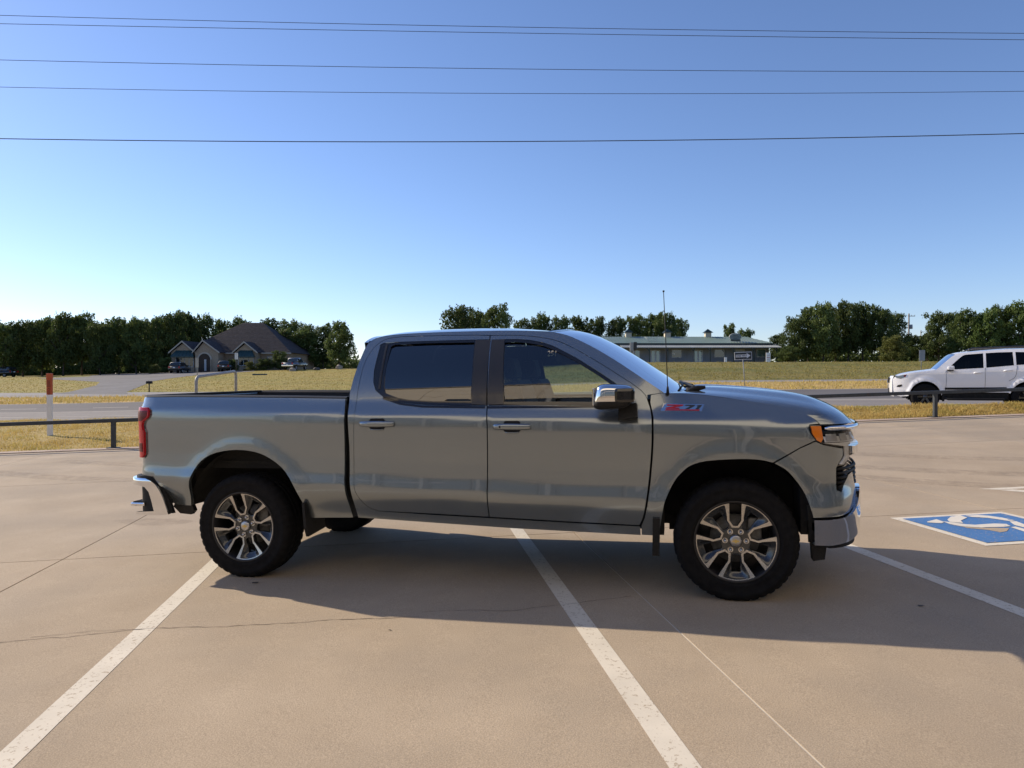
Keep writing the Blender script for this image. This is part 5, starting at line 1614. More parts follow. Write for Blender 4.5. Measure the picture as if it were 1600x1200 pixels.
def awning(x0, x1, y, parent):
    a0, a1 = hx(x0), hx(x1)
    zt, zb = hh(548), hh(557)
    m = MB(); m.prism([(a0 + .5, y, zt), (a1 - .5, y, zt), (a1 - .5, y, zt - .05), (a0 + .5, y, zt - .05)], (0, 0, -.01))
    vs = [(a0 + .6, y - .05, zt), (a1 - .6, y - .05, zt), (a1, y - .95, zb), (a0, y - .95, zb), (a0, y - .95, zb - .22), (a1, y - .95, zb - .22), (a0 + .1, y - .05, zb - .1), (a1 - .1, y - .05, zb - .1)]
    m.add(vs, [(0, 1, 2, 3), (3, 2, 5, 4), (0, 3, 4, 6), (1, 7, 5, 2)])
    aw = m.build('awning', M['awning'], parent)
    for k in range(7):
        t = k / 6
        s = MB(); s.tube([(a0 + .6 + (a1 - a0 - 1.2) * t, y - .06, zt + .02), (a0 + (a1 - a0) * t, y - .97, zb + .02)], .025, 4); s.build('awning_seam', M['awning'], aw)
def window(x0, x1, y0, y1, y, parent, panes=3):
    a0, a1, z0, z1 = hx(x0), hx(x1), hh(y1), hh(y0)
    f = MB(); f.box(((a0 + a1) / 2, y - .03, (z0 + z1) / 2), (a1 - a0, .08, z1 - z0)); fo = f.build('window', M['win_frame'], parent)
    n = panes; wd = (a1 - a0 - .1 * (n + 1)) / n
    for k in range(n):
        p = MB(); p.box((a0 + .1 + wd / 2 + k * (wd + .1), y - .075, (z0 + z1) / 2), (wd, .02, z1 - z0 - .2)); p.build('pane', M['dark_glass'], fo)
awning(277, 312, -1.42, gl); window(281, 309, 558, 574, -1.42, gl, 4)
awning(374, 404, -1.22, gr_); window(377, 401, 558, 572, -1.22, gr_, 3)
# arched entrance
ac = hx(328); ar = 9 * PXM; at_ = hh(553); zsp = at_ - ar
arch = [(ac - ar, -2.08, 0.05), (ac + ar, -2.08, 0.05)] + [(ac + ar * math.cos(R(a)), -2.08, zsp + ar * math.sin(R(a))) for a in range(0, 181, 15)]
m = MB(); m.prism(arch, (0, .06, 0)); dr = m.build('doorway', M['door_dark'], gc)
ro = 1.22 * ar
vs = []; 
for a in range(0, 181, 15): vs += [(ac + ar * math.cos(R(a)), -2.12, zsp + ar * math.sin(R(a))), (ac + ro * math.cos(R(a)), -2.12, zsp + ro * math.sin(R(a))), (ac + ro * math.cos(R(a)), -2.0, zsp + ro * math.sin(R(a)))]
fs = []
for k in range(12):
    for j in range(2): fs.append((3 * k + j, 3 * k + j + 1, 3 * k + j + 4, 3 * k + j + 3))
m = MB(); m.add(vs, fs); m.build('stone_arch', M['trim'], gc)
for xx in (-1, 1):
    m = MB(); m.box((ac + xx * 1.11 * ar, -2.10, zsp / 2), (.22 * ar, .14, zsp)); m.build('arch_pier', M['stone'], gc)
m = MB(); m.box((ac + .15, -2.12, 1.15), (.35, .04, 1.9)); m.build('door_light', M['win_frame'], dr)
window(416, 430, 557, 571, .68, house, 2)

# ------------------------------------------------------------------ low metal building
M['green_roof'] = noise_mat('green_roof', [(0.3, (0.115, 0.17, 0.145)), (0.7, (0.15, 0.21, 0.18))], 0.5, 4, 0.45, second=(0.15, .5, .7, (0.17, 0.22, 0.20)))
M['porch_roof'] = noise_mat('porch_roof', [(0.3, (0.26, 0.28, 0.28)), (0.7, (0.34, 0.36, 0.36))], 0.6, 4, 0.4)
M['metal_wall'] = noise_mat('metal_wall', [(0.3, (0.20, 0.21, 0.24)), (0.7, (0.265, 0.275, 0.305))], 0.5, 4, 0.6)
M['dark_green'] = mat('dark_green', (0.012, 0.03, 0.028), 0.4)
M['cream'] = noise_mat('cream', [(0.3, (0.55, 0.50, 0.38)), (0.7, (0.66, 0.60, 0.47))], 2, rough=0.7)
M['door_white'] = noise_mat('door_white', [(0.3, (0.42, 0.44, 0.48)), (0.7, (0.52, 0.54, 0.58))], 1.2, rough=0.4)
M['blue_glass'] = mat('blue_glass', (0.10, 0.17, 0.20), 0.06, 0.2, 0.6, 0.8)
BD = 125.0
bz = terr((1050 - 800) / FPX * BD, BD) + CAM.z - 0.1
bp_ = lvl((1050 - 800) / FPX * BD, BD, 0)
barn = empty('metal_building', (bp_.x, bp_.y, bz), YAW)
tag(barn, 'long low metal building with a green roof, three cupolas and a porch', 'building')
QX = BD / FPX
def bx(px): return (px - 1050) * QX
def bh(py): return (HORIZON - py) * QX + CAM.z - bz
B0, B1 = bx(905), bx(1203)
ZE_, ZR_, ZP0, ZP1 = bh(536.5), bh(523), bh(537.5), bh(544)
w = MB(); w.box(((B0 + B1) / 2, 6.5, ZE_ / 2), (B1 - B0, 12, ZE_)); bw_ = w.build('wall', M['metal_wall'], barn)
for k in range(64):
    xx = B0 + .25 + (B1 - B0 - .5) * k / 63
    q = MB(); q.box((xx, .485, ZE_ / 2), (.05, .04, ZE_)); q.build('wall_rib', M['metal_wall'], bw_)
R0, R1 = bx(898), bx(1184)
rv = [(B0 - .6, -.2, ZE_), (bx(1209), -.2, ZE_), (R1, 6.5, ZR_), (B0 - .6, 6.5, ZR_), (B0 - .6, 13.2, ZE_), (bx(1209), 13.2, ZE_)]
r = MB(); r.add(rv, [(0, 1, 2, 3), (3, 2, 5, 4), (1, 5, 2), (0, 3, 4)]); brf = r.build('roof', M['green_roof'], barn)
for k in range(72):
    xx = B0 - .5 + (bx(1207) - B0 + .5) * k / 71
    t = 1.0 if xx < R1 else max(0.02, (bx(1209) - xx) / (bx(1209) - R1))
    q = MB(); q.add([(xx - .04, -.2, ZE_ + .01), (xx + .04, -.2, ZE_ + .01), (xx + .04, -.2 + 6.7 * t, ZE_ + (ZR_ - ZE_) * t + .01), (xx - .04, -.2 + 6.7 * t, ZE_ + (ZR_ - ZE_) * t + .01),
                     (xx, -.2, ZE_ + .07), (xx, -.2 + 6.7 * t, ZE_ + (ZR_ - ZE_) * t + .07)], [(0, 4, 5, 3), (4, 1, 2, 5), (0, 1, 4)])
    q.build('roof_seam', M['green_roof'], brf)
g = MB(); g.box(((B0 + bx(1209)) / 2, -.28, ZE_ - .10), (bx(1209) - B0, .16, .24)); g.build('gutter', M['dark_green'], barn)
pr = MB(); X0, X1 = bx(968), bx(1213)
pr.add([(X0, .4, ZP0 - .05), (X1 - .6, .4, ZP0 - .05), (X1, -2.6, ZP1 + .05), (X0, -2.6, ZP1 + .05), (X0, .4, ZP0 - .15), (X1 - .6, .4, ZP0 - .15), (X1, -2.6, ZP1 - .06), (X0, -2.6, ZP1 - .06)],
       [(0, 1, 2, 3), (4, 7, 6, 5), (3, 2, 6, 7), (0, 3, 7, 4), (1, 5, 6, 2)])
po = pr.build('porch_roof', M['porch_roof'], barn)
for k in range(90):
    xx = X0 + .1 + (X1 - X0 - .2) * k / 89
    q = MB(); q.box((0, 0, 0), (.06, 3.05, .05), Matrix.Translation((xx, -1.1, (ZP0 + ZP1) / 2 + .03)) @ Matrix.Rotation(math.atan2(ZP0 - ZP1 - .1, 3.0), 4, 'X')); q.build('roof_rib', M['porch_roof'], po)
for px in (974, 1011, 1039, 1079, 1104, 1140, 1171, 1206):
    q = MB(); q.box((bx(px), -2.35, ZP1 / 2), (.14, .14, ZP1)); q.add([(bx(px) - .6, -2.35, ZP1 - .05), (bx(px), -2.35, ZP1 - .75), (bx(px), -2.35, ZP1 - .55), (bx(px) - .4, -2.35, ZP1 - .05)], [(0, 1, 2, 3)])
    q.build('porch_post', M['dark_green'], barn)
def bwin(x0, x1, y0, y1, gm):
    a0, a1, z0, z1 = bx(x0), bx(x1), bh(y1), bh(y0)
    f = MB(); f.box(((a0 + a1) / 2, .45, (z0 + z1) / 2), (a1 - a0, .12, z1 - z0)); fo = f.build('window', M['win_frame'], barn)
    p = MB(); p.box(((a0 + a1) / 2, .38, (z0 + z1) / 2), (a1 - a0 - .22, .03, z1 - z0 - .22)); p.build('pane', gm, fo)
    return fo
bwin(992, 1000.5, 547, 560, M['blue_glass'])
wb = bwin(1050, 1066, 546, 559, M['dark_glass'])
q = MB(); q.box((bx(1053), .35, bh(552.5)), (.5, .02, .35)); q.build('notice', M['white_paint'], wb)
bwin(1117, 1133, 545.5, 558.5, M['dark_glass']); bwin(1150, 1165, 545.5, 557, M['door_white']); bwin(1183, 1198, 545, 558, M['blue_glass'])
for x0, x1 in ((1017, 1032.5), (1084, 1099)):
    a0, a1, z1 = bx(x0), bx(x1), bh(546.5)
    d = MB(); d.box(((a0 + a1) / 2, .45, z1 / 2), (a1 - a0, .12, z1)); do = d.build('door', M['door_white'], barn)
    for t in (.27, .73):
        p = MB(); p.box((a0 + (a1 - a0) * t, .38, z1 * .52), ((a1 - a0) * .30, .03, z1 * .78)); p.build('pane', M['blue_glass'], do)
for px in (991, 1055, 1121.5):
    c = MB(); c.box((bx(px), 6.5, ZR_ + .32), (1.05, 1.05, .85)); co = c.build('cupola', M['cream'], barn)
    s = .82; t = ZR_ + .74
    c = MB(); c.add([(bx(px) - s, 6.5 - s, t), (bx(px) + s, 6.5 - s, t), (bx(px) + s, 6.5 + s, t), (bx(px) - s, 6.5 + s, t), (bx(px), 6.5, t + .72)], [(0, 1, 4), (1, 2, 4), (2, 3, 4), (3, 0, 4), (3, 2, 1, 0)])
    c.build('cupola_roof', M['dark_green'], co)
    c = MB()
    for k in range(4): c.box((bx(px), 5.96, ZR_ + .12 + .17 * k), (.7, .03, .06))
    c.build('louvre', M['trim'], co)
# oval sign and outlined emblem standing on the roof slope
M['sign_grey'] = noise_mat('sign_grey', [(0.3, (0.20, 0.25, 0.24)), (0.7, (0.27, 0.32, 0.31))], 2, rough=0.5)
c = MB(); c.lathe([(0, -.06), (1.0, -.06), (1.0, .06), (0, .06)], 36, Matrix.Translation((bx(1153), 1.6, bh(525.5))) @ Matrix.Diagonal((1.05, 1, .62, 1)), smooth=False); so = c.build('roof_sign', M['sign_grey'], barn)
c = MB(); c.lathe([(.99, -.09), (1.06, 0), (.99, .09)], 36, Matrix.Translation((bx(1153), 1.58, bh(525.5))) @ Matrix.Diagonal((1.05, 1, .62, 1))); c.build('sign_rim', M['porch_roof'], so)
c = MB(); c.box((bx(1153), 1.35, bh(531.2)), (1.75, .08, .30)); c.build('sign_board', M['dark_green'], so)
c = MB()
for k, wd in enumerate((.9, 1.2, .7)): c.box((bx(1153), 1.52, bh(523.4) - .26 * k), (wd, .03, .07))
c.build('sign_lines', M['dark_green'], so)
c = MB(); V_ = [(1012, 526), (1017, 530), (1022, 527.5), (1027, 530), (1032, 526), (1027.5, 533), (1022, 534.5), (1016.5, 533), (1012, 526)]
c.tube([(bx(a), 1.3 + (536 - b) * .12, bh(b) + .10) for a, b in V_], .05, 5); c.build('roof_emblem', M['porch_roof'], barn)
# ------------------------------------------------------------------ trees
M['leaf'] = leaf_mat('leaf', (0.058, 0.086, 0.024), (0.095, 0.128, 0.036), (0.145, 0.175, 0.05))
M['leaf_yellow'] = leaf_mat('leaf_yellow', (0.10, 0.115, 0.03), (0.14, 0.15, 0.04), (0.20, 0.20, 0.055))
M['leaf_bright'] = leaf_mat('leaf_bright', (0.065, 0.10, 0.026), (0.10, 0.145, 0.038), (0.15, 0.19, 0.052))
M['bark'] = noise_mat('bark', [(0.3, (0.045, 0.036, 0.028)), (0.7, (0.10, 0.082, 0.065))], 3, 5, 0.95, 0.8, 10, stretch=(4, 4, .6))
def crown_mesh(seed, lobes, leaves, low=0.16, size=0.030, open_=0.0):
    """crown of a tree of unit height and unit width, made of small leaf sprays"""
    rng = np.random.default_rng(seed)
    C = []
    for k in range(lobes):
        h = low + .10 + (0.80 - low) * (k + .5) / lobes + rng.uniform(-.05, .05)
        t = (h - low) / (1 - low)
        rad = .42 * (math.sin(math.pi * min(1, max(.05, t * .80 + .17))) ** .7) * rng.uniform(.35, 1.0)
        a = k * 2.4 + rng.uniform(-.5, .5)
        lr = rng.uniform(.10, .19) * (1.1 - .35 * t)
        C.append((rad * math.cos(a), rad * math.sin(a), min(h, .985 - lr * .8), lr))
    for k in range(4):
        C.append((rng.uniform(-.1, .1), rng.uniform(-.1, .1), low + .2 + .5 * k / 3, .20))
    for k in range(3):
        a = rng.uniform(0, 6.28)
        C.append((.24 * math.cos(a), .24 * math.sin(a), low + .14, .15))
    for k in range(5):
        a = rng.uniform(0, 6.28); q = rng.uniform(.15, .34)
        C.append((q * math.cos(a), q * math.sin(a), rng.uniform(.70, .93), rng.uniform(.05, .09)))
    wts = np.array([c[3] ** 2 for c in C]); wts /= wts.sum()
    V = []; 
    n = leaves
    ids = rng.choice(len(C), n, p=wts)
    d = rng.normal(size=(n, 3)); d /= np.linalg.norm(d, axis=1, keepdims=True)
    r = rng.uniform(.30 + open_ * .3, 1.0, n) ** .55
    clump = .76 + .34 * np.sin(d[:, 0] * 5 + ids) * np.sin(d[:, 1] * 5 + 2 * ids) + .12 * np.sin(d[:, 2] * 9 + ids)
    Cn = np.array(C)
    P = Cn[ids, :3] + d * (Cn[ids, 3] * r * clump)[:, None] * np.array([1.12, 1.12, .86])
    P[:, 2] = np.maximum(P[:, 2], low * .7 + .02 * rng.uniform(0, 1, n))
    s = size * rng.uniform(.6, 1.35, n)
    a1 = rng.normal(size=(n, 3)) + d * .2; a1 /= np.linalg.norm(a1, axis=1, keepdims=True)
    ref = rng.normal(size=(n, 3)); a2 = np.cross(a1, ref); a2 /= np.linalg.norm(a2, axis=1, keepdims=True)
    s3 = s[:, None]
    Q = np.stack([P - a1 * s3 * 1.2, P + a2 * s3 * .62 + a1 * s3 * .1, P + a1 * s3 * 1.2, P - a2 * s3 * .62 - a1 * s3 * .1], 1)
    F = np.arange(n * 4).reshape(n, 4)
    return Q.reshape(-1, 3), F
def trunk_mb(seed, low):
    rnd = random.Random(seed); m = MB()
    lean = rnd.uniform(-.03, .03)
    m.tube([(0, 0, -.01), (lean * .4, 0, low * .6), (lean, rnd.uniform(-.02, .02), low + .12), (lean * 1.5, 0, .55), (lean * 1.8, 0, .8)], [.030, .022, .019, .013, .004], 7)
    for k in range(6):
        a = k * 1.05 + rnd.uniform(-.4, .4); z0 = low + .02 + .07 * k
        L = rnd.uniform(.2, .34)
        m.tube([(lean, 0, z0), (lean + .5 * L * math.cos(a), .5 * L * math.sin(a), z0 + .10), (lean + L * math.cos(a), L * math.sin(a), z0 + .24)], [.012, .008, .003], 5)
    return m
VAR = []
for k, (lob, lv, low, size, op) in enumerate(((20, 8600, .08, .019, .3), (24, 9400, .05, .018, .4), (18, 8000, .14, .020, .2), (27, 9200, .10, .018, .5), (22, 8800, .05, .019, .3), (19, 8200, .17, .020, .5), (23, 9000, .07, .018, .4))):
    VAR.append((crown_mesh(100 + k, lob, lv, low, size, op), low))
_crown = {}; _trunk = {}
def tree(px, top, width, D, var, label, group, leaf='leaf', name='tree', rot=None):
    U = (px - 800) / FPX * D
    z = terr(U, D) + CAM.z - .1
    p = lvl(U, D, 0)
    h = (HORIZON - top) / FPX * D + CAM.z - z
    wd = width / FPX * D
    o = empty(name, (p.x, p.y, z), (var * 1.7 + px * .37) % 6.28 if rot is None else rot)
    o.scale = (wd * 1.08, wd * 1.08, h * 1.03)
    tag(o, label, 'tree' if name == 'tree' else 'shrub', group)
    key = (var, leaf)
    if key in _crown:
        c = bpy.data.objects.new('crown', _crown[key]); COL.objects.link(c); c.parent = o
    else:
        (V, F), low = VAR[var]
        c = arr_mesh('crown', V, F, M[leaf], o); _crown[key] = c.data
    if var in _trunk:
        t = bpy.data.objects.new('trunk', _trunk[var]); COL.objects.link(t); t.parent = o
    else:
        t = trunk_mb(var + 5, VAR[var][1]).build('trunk', M['bark'], o); _trunk[var] = t.data
    return o
G1 = 'trees in the wood left of the brick house'
GL = 'dark green tree in the dense row left of the brick house'
LEFT = [(6, 502, 58, 119), (36, 498, 54, 121), (66, 494, 56, 122), (99, 488, 56, 120), (128, 490, 56, 123), (157, 500, 52, 119), (186, 496, 52, 122), (213, 495, 52, 121), (243, 493, 54, 124), (270, 484, 56, 126), (296, 487, 48, 132), (318, 492, 44, 136)]
ORD = ['first', 'second', 'third', 'fourth', 'fifth', 'sixth', 'seventh', 'eighth', 'ninth', 'tenth', 'eleventh', 'twelfth']
LL = ['dark tree cut by the left picture edge, behind the parked dark car', 'tree just left of the orange topped marker post, dark and full', 'tree rising directly behind the orange topped marker post']
for i, (px, top, wd, D) in enumerate(LEFT):
    tree(px, top, wd, D, (i * 3) % 7, LL[i] if i < 3 else ('tall tree close to the left gable of the brick house' if i == 9 else ('tree rising over the left slope of the house roof' if i == 10 else ('tree behind the left slope of the house roof, nearest its ridge' if i == 11 else '%s tree from the left edge in the front row of the left wood' % ORD[i]))), G1)
for i, (px, top, wd, D) in enumerate([(20, 506, 60, 136), (52, 502, 60, 138), (84, 497, 60, 136), (114, 495, 60, 140), (143, 500, 60, 137), (172, 503, 60, 139), (200, 501, 60, 137), (228, 498, 60, 140), (257, 494, 60, 138), (284, 492, 60, 141)]):
    tree(px, top, wd, D, (i * 2 + 1) % 7, '%s crown from the left in the back row of the left wood' % ORD[i], G1)
G2 = 'trees behind and right of the brick house'
L2 = 'dark tree rising behind the roof of the brick house and to its right'
for i, (px, top, wd, D) in enumerate([(345, 498, 40, 152), (370, 496, 44, 150), (394, 499, 56, 140), (424, 498, 56, 137), (454, 499, 52, 139), (482, 505, 46, 136), (505, 506, 46, 134), (440, 512, 60, 131), (470, 515, 56, 133)]):
    tree(px, top, wd, D, (i * 3 + 2) % 7, ['tree showing just left of the brick house roof ridge', 'treetop showing right above the brick house roof ridge', 'dark tree over the right slope of the house roof, nearest the ridge',
         'dark tree over the middle of the right house roof slope', 'tall dark tree over the lower end of the right roof slope', 'dark tree right of the house, behind the parked pickup', 'second dark tree right of the house, before the gap to the oak',
         'low tree filling in behind the right roof slope', 'low tree filling in right of the parked pickup'][i], G2)
tree(531, 501, 54, 124, 2, 'round separate oak nearest the truck cab, right end of the house trees', G2)
G3 = 'trees behind the truck roof'
tree(718, 475, 70, 108, 3, 'tall spreading tree above the rear door of the truck', G3)
tree(776, 472, 62, 110, 1, 'tall tree with a pointed left shoulder above the front door of the truck', G3)
tree(745, 484, 60, 114, 5, 'tree filling the gap between the two tall trees above the cab', G3)
L3 = 'tree in the low row beyond the truck windshield and the green roof'
for i, (px, top, wd, D) in enumerate([(817, 496, 44, 150), (845, 490, 48, 152), (877, 493, 44, 150), (905, 493, 48, 154), (934, 495, 46, 152), (961, 495, 42, 150), (986, 491, 44, 153)]):
    tree(px, top, wd, D, (i * 2 + 3) % 7, '%s tree from the left in the low row between the tall pair and the antenna' % ORD[i], G3)
for i, (px, top, wd, D) in enumerate([(1012, 491, 58, 152), (1037, 487, 62, 150), (1058, 497, 44, 154)]):
    tree(px, top, wd, D, (i * 2) % 7, ('left part of the domed clump behind the antenna, a rounded tree', 'tallest tree of the domed clump right behind the antenna', 'rightmost smaller tree of the domed clump by the antenna')[i], G3)
tree(1139, 505, 30, 175, 4, 'small distant tree right of the third cupola', G3)
tree(1165, 513, 34, 178, 0, 'lower distant tree showing over the right end of the green roof', G3)
G4 = 'trees on the grass bank at the right'
tree(1215, 521, 42, 138, 6, 'dark bushy tree at the right corner of the metal building', G4)
L4 = 'large dark oak in the clump right of the metal building'
for i, (px, top, wd, D) in enumerate([(1243, 492, 46, 118), (1262, 479, 54, 120), (1286, 472, 56, 117), (1305, 480, 48, 122), (1325, 468, 56, 119), (1348, 472, 52, 121), (1374, 478, 52, 118), (1396, 483, 48, 122)]):
    tree(px, top, wd, D, (i * 3 + 1) % 7, ['leftmost lower oak of the clump right of the metal building', 'second oak from the left in the clump on the bank', 'tall third oak in the clump, with a ragged top', 'fourth oak in the clump, in the dip between two tall ones', 'tallest oak at the middle of the clump on the bank', 'oak right of the tallest one in the clump', 'oak behind the yellow green bush', 'rightmost oak of the clump, next to the utility pole'][i], G4)
tree(1393, 524, 46, 108, 4, 'yellow green bush under the oaks beside the utility pole', None, 'leaf_yellow', 'shrub')
tree(1232, 540, 40, 114, 1, 'low green bush at the foot of the oak clump', None, 'leaf', 'shrub')
L5 = 'dark low tree between the utility pole and the white SUV'
for i, (px, top, wd, D) in enumerate([(1424, 524, 46, 128), (1449, 522, 46, 130)]): tree(px, top, wd, D, (i + 4) % 7, ('dark low tree just right of the tall utility pole', 'dark low tree behind the blank back of the road sign')[i], G4)
tree(1467, 486, 52, 124, 0, 'dense dark tree above the hood of the white SUV', G4)
tree(1489, 487, 44, 128, 3, 'dark tree above the windshield of the white SUV', G4)
L6 = 'broad bright green tree above the roof of the white SUV'
for i, (px, top, wd, D) in enumerate([(1513, 485, 56, 112), (1541, 482, 56, 110), (1566, 476, 60, 112), (1597, 473, 64, 110), (1634, 476, 64, 112)]): tree(px, top, wd, D, (5, 2, 6, 5, 2)[i], ('bright green tree above the windshield pillar of the white SUV', 'bright green tree above the front door of the white SUV', 'bright green tree above the rear door of the white SUV', 'tallest bright green tree, at the right picture edge', 'bright green tree cut off by the right picture edge')[i], G4, 'leaf_bright')
def thicket(name, segs, n, seed, hmax, leaf='leaf', size=.45):
    rng = np.random.default_rng(seed); V = np.zeros((n, 4, 3), np.float32)
    tot = sum(b - a for a, b, _ in segs)
    for i in range(n):
        t = rng.uniform(0, tot)
        for a, b, D0 in segs:
            if t <= b - a: break
            t -= b - a
        px = a + t; D = D0 + rng.uniform(-3, 3)
        U = (px - 800) / FPX * D; z = terr(U, D)
        top = hmax * (.55 + .25 * math.sin(px * .23 + seed) + .2 * math.sin(px * .61 + D))
        p = np.array(lvl(U, D, z + top * rng.uniform(0, 1) ** .8))
        a1 = rng.normal(size=3); a1 /= np.linalg.norm(a1); a2 = np.cross(a1, rng.normal(size=3)); a2 /= np.linalg.norm(a2)
        s_ = size * rng.uniform(.6, 1.3)
        V[i] = [p - a1 * s_, p + a2 * s_ * .5, p + a1 * s_, p - a2 * s_ * .5]
    return tag(arr_mesh(name, V.reshape(-1, 3), np.arange(n * 4).reshape(n, 4), M[leaf]), kind='stuff')
thicket('undergrowth', [(-90, 282, 133), (392, 560, 141)], 14000, 3, 3.4, 'leaf', .32)
thicket('undergrowth', [(1216, 1420, 127), (1420, 1505, 134), (1505, 1700, 150)], 9000, 4, 3.2, 'leaf', .32)
thicket('distant_wood', [(-200, 560, 220), (560, 960, 230), (1000, 1800, 240)], 9000, 6, 7.0, 'leaf', .8)
# shrubs by the house
for px, top, wd, D, lf, lab in ((258, 558, 30, 117, 'leaf', 'dark rounded shrub left of the dark grey SUV'), (241, 569, 20, 113, 'leaf_yellow', 'golden tuft of ornamental grass at the edge of the drive'), (391, 565, 24, 115, 'leaf_yellow', 'light green shrub under the right gable awning'),
                            (412, 560, 30, 116, 'leaf', 'dark shrub right of the right gable'), (438, 548, 34, 117, 'leaf', 'small tree left of the parked pickup'), (362, 561, 22, 116, 'leaf', 'dark shrub left of the right gable')):
    tree(px, top, wd, D, 4, lab, None, lf, 'shrub')

# ------------------------------------------------------------------ rocks, mailbox and small things on the lawn
M['rock'] = noise_mat('rock', [(0.3, (0.22, 0.19, 0.15)), (0.7, (0.40, 0.35, 0.28))], 3, 5, 0.95, 0.6, 10)
M['rock_dark'] = noise_mat('rock_dark', [(0.3, (0.06, 0.055, 0.05)), (0.7, (0.12, 0.11, 0.10))], 3, 5, 0.95, 0.6, 10)
def rock(px, py, wpx, hpx, m, seed, label):
    p, V = ground_at(px, py, 60)
    bm = bmesh.new(); bmesh.ops.create_icosphere(bm, subdivisions=2, radius=1)
    rnd = random.Random(seed)
    for v in bm.verts: v.co *= rnd.uniform(.78, 1.12)
    k = V / FPX
    for v in bm.verts: v.co = Vector((v.co.x * wpx * k / 2, v.co.y * wpx * k / 2.4, v.co.z * hpx * k * .65 + hpx * k * .3))
    me = bpy.data.meshes.new('boulder'); bm.to_mesh(me); bm.free(); me.shade_flat()
    o = link_mesh('boulder', me, m); o.location = p; o.rotation_euler = (0, 0, YAW)
    tag(o, label, 'boulder', 'boulders along the top of the lawn')
rock(457, 580, 12, 6, M['rock'], 1, 'pale jagged boulder on the lawn below the parked pickup')
rock(495, 578.5, 12, 5, M['rock_dark'], 2, 'flat dark boulder in the middle of the three on the lawn')
rock(530, 577, 11, 8, M['rock'], 3, 'tall tan boulder on the lawn under the separate oak')
p, V = ground_at(406, 586, 60)
q = MB(); q.box((0, 0, .06), (1.8, .8, .22), bev=.04); lid = q.build('valve_box', M['awning']); lid.location = p; lid.rotation_euler = (0, 0, YAW); tag(lid, 'flat dark green utility lid set in the lawn', 'utility box')
p, V = ground_at(233, 612.6, 40)
k = V / FPX
mb_ = empty('mailbox', p, YAW); tag(mb_, 'black mailbox on a post at the foot of the driveway', 'mailbox')
q = MB(); q.tube([(0, 0, -.05), (0, 0, 13 * k)], .055, 6); q.build('post', M['black_plastic'], mb_)
q = MB(); n = 10
sec = [(-.13, 0), (.13, 0), (.13, .14)] + [(.13 * math.cos(R(a)), .14 + .12 * math.sin(R(a))) for a in range(20, 180, 20)] + [(-.13, .14)]
q.prism([(-.24, a, 13 * k + b) for a, b in sec], (.50, 0, 0)); q.build('box', M['black_plastic'], mb_)
q = MB(); q.box((.05, -.15, 13 * k + .24), (.03, .015, .16)); q.build('flag', M['black_plastic'], mb_)
def post_sign(name, label, cat, px, base_py, p0, p1, panel_m, post_m, r, v0=20, thick=.03, group=None, back=None, tilt=0.0, lean=0.0, Dfix=None):
    if Dfix: p = ground_pt(px, Dfix); V = Dfix
    else: p, V = ground_at(px, base_py, v0)
    k = V / FPX
    o = empty(name, p, YAW); tag(o, label, cat, group)
    zb = lambda y: (HORIZON - y) * k + CAM.z - p.z
    x0, x1, z0, z1 = (p0[0] - px) * k, (p1[0] - px) * k, zb(p1[1]), zb(p0[1])
    q = MB(); q.tube([(0, .03, -.1), (lean * k, .03, (z0 + z1) / 2 if lean else z1 - .05)], r, 6); q.build('post', post_m, o)
    q = MB(); q.box((0, 0, 0), (x1 - x0, thick, z1 - z0), Matrix.Translation(((x0 + x1) / 2, 0, (z0 + z1) / 2)) @ Matrix.Rotation(tilt, 4, 'Y'), bev=.004); pl = q.build('panel', panel_m, o)
    return o, pl, (x0, x1, z0, z1)
post_sign('sign_post', 'narrow pale sign on a post in front of the arched entrance', 'sign', 308, 588, (305.5, 559), (310.5, 574), M['trim'], M['galv'], .05, 60)
post_sign('sign_post', 'small white sign on a dark post left of the right gable', 'sign', 369, 584, (367, 551.5), (372, 561.5), M['white_paint'], M['steel_post'], .06, 60)
# one way sign in the median
M['sign_black'] = mat('sign_black', (0.012, 0.012, 0.013), 0.4)
M['sign_white'] = mat('sign_white', (0.62, 0.62, 0.62), 0.45)
ow, op, (x0, x1, z0, z1) = post_sign('one_way_sign', 'black and white one way arrow sign on a leaning post in the median', 'road sign', 1164.5, 606.5, (1147.5, 550), (1174.5, 562), M['sign_white'], M['galv'], .035, 30, tilt=R(-2.4), lean=-4.0)
W_, H_ = x1 - x0, z1 - z0
TM = Matrix.Translation(((x0 + x1) / 2, -.02, (z0 + z1) / 2)) @ Matrix.Rotation(R(-2.4), 4, 'Y')
q = MB(); q.box((0, 0, 0), (W_ * .95, .012, H_ * .86), TM); q.build('field', M['sign_black'], op)
AR = [(-.43, -.17), (.20, -.17), (.20, -.34), (.42, 0), (.20, .34), (.20, .17), (-.43, .17)]
q = MB(); q.prism([(a * W_, -.012, b * H_) for a, b in AR], (0, .008, 0), TM); q.build('arrow', M['sign_white'], op)
text_mesh('lettering', 'ONE WAY', H_ * .30, M['sign_black'], TM @ Matrix.Translation((-W_ * .10, -.014, 0)) @ Matrix.Rotation(R(90), 4, 'X'), op, extrude=.001, bold=.004)
# sign seen from behind on the bank
bs, bp2, bb = post_sign('back_of_sign', 'blank grey back of a road sign on the bank left of the white SUV', 'road sign', 1439.5, 578, (1436, 547), (1445, 563.5), M['galv'], M['galv'], .04, 60)
q = MB(); q.box(((bb[0] + bb[1]) / 2, -.03, (bb[2] + bb[3]) / 2), (.08, .03, bb[3] - bb[2])); q.build('stiffener', M['galv'], bp2)
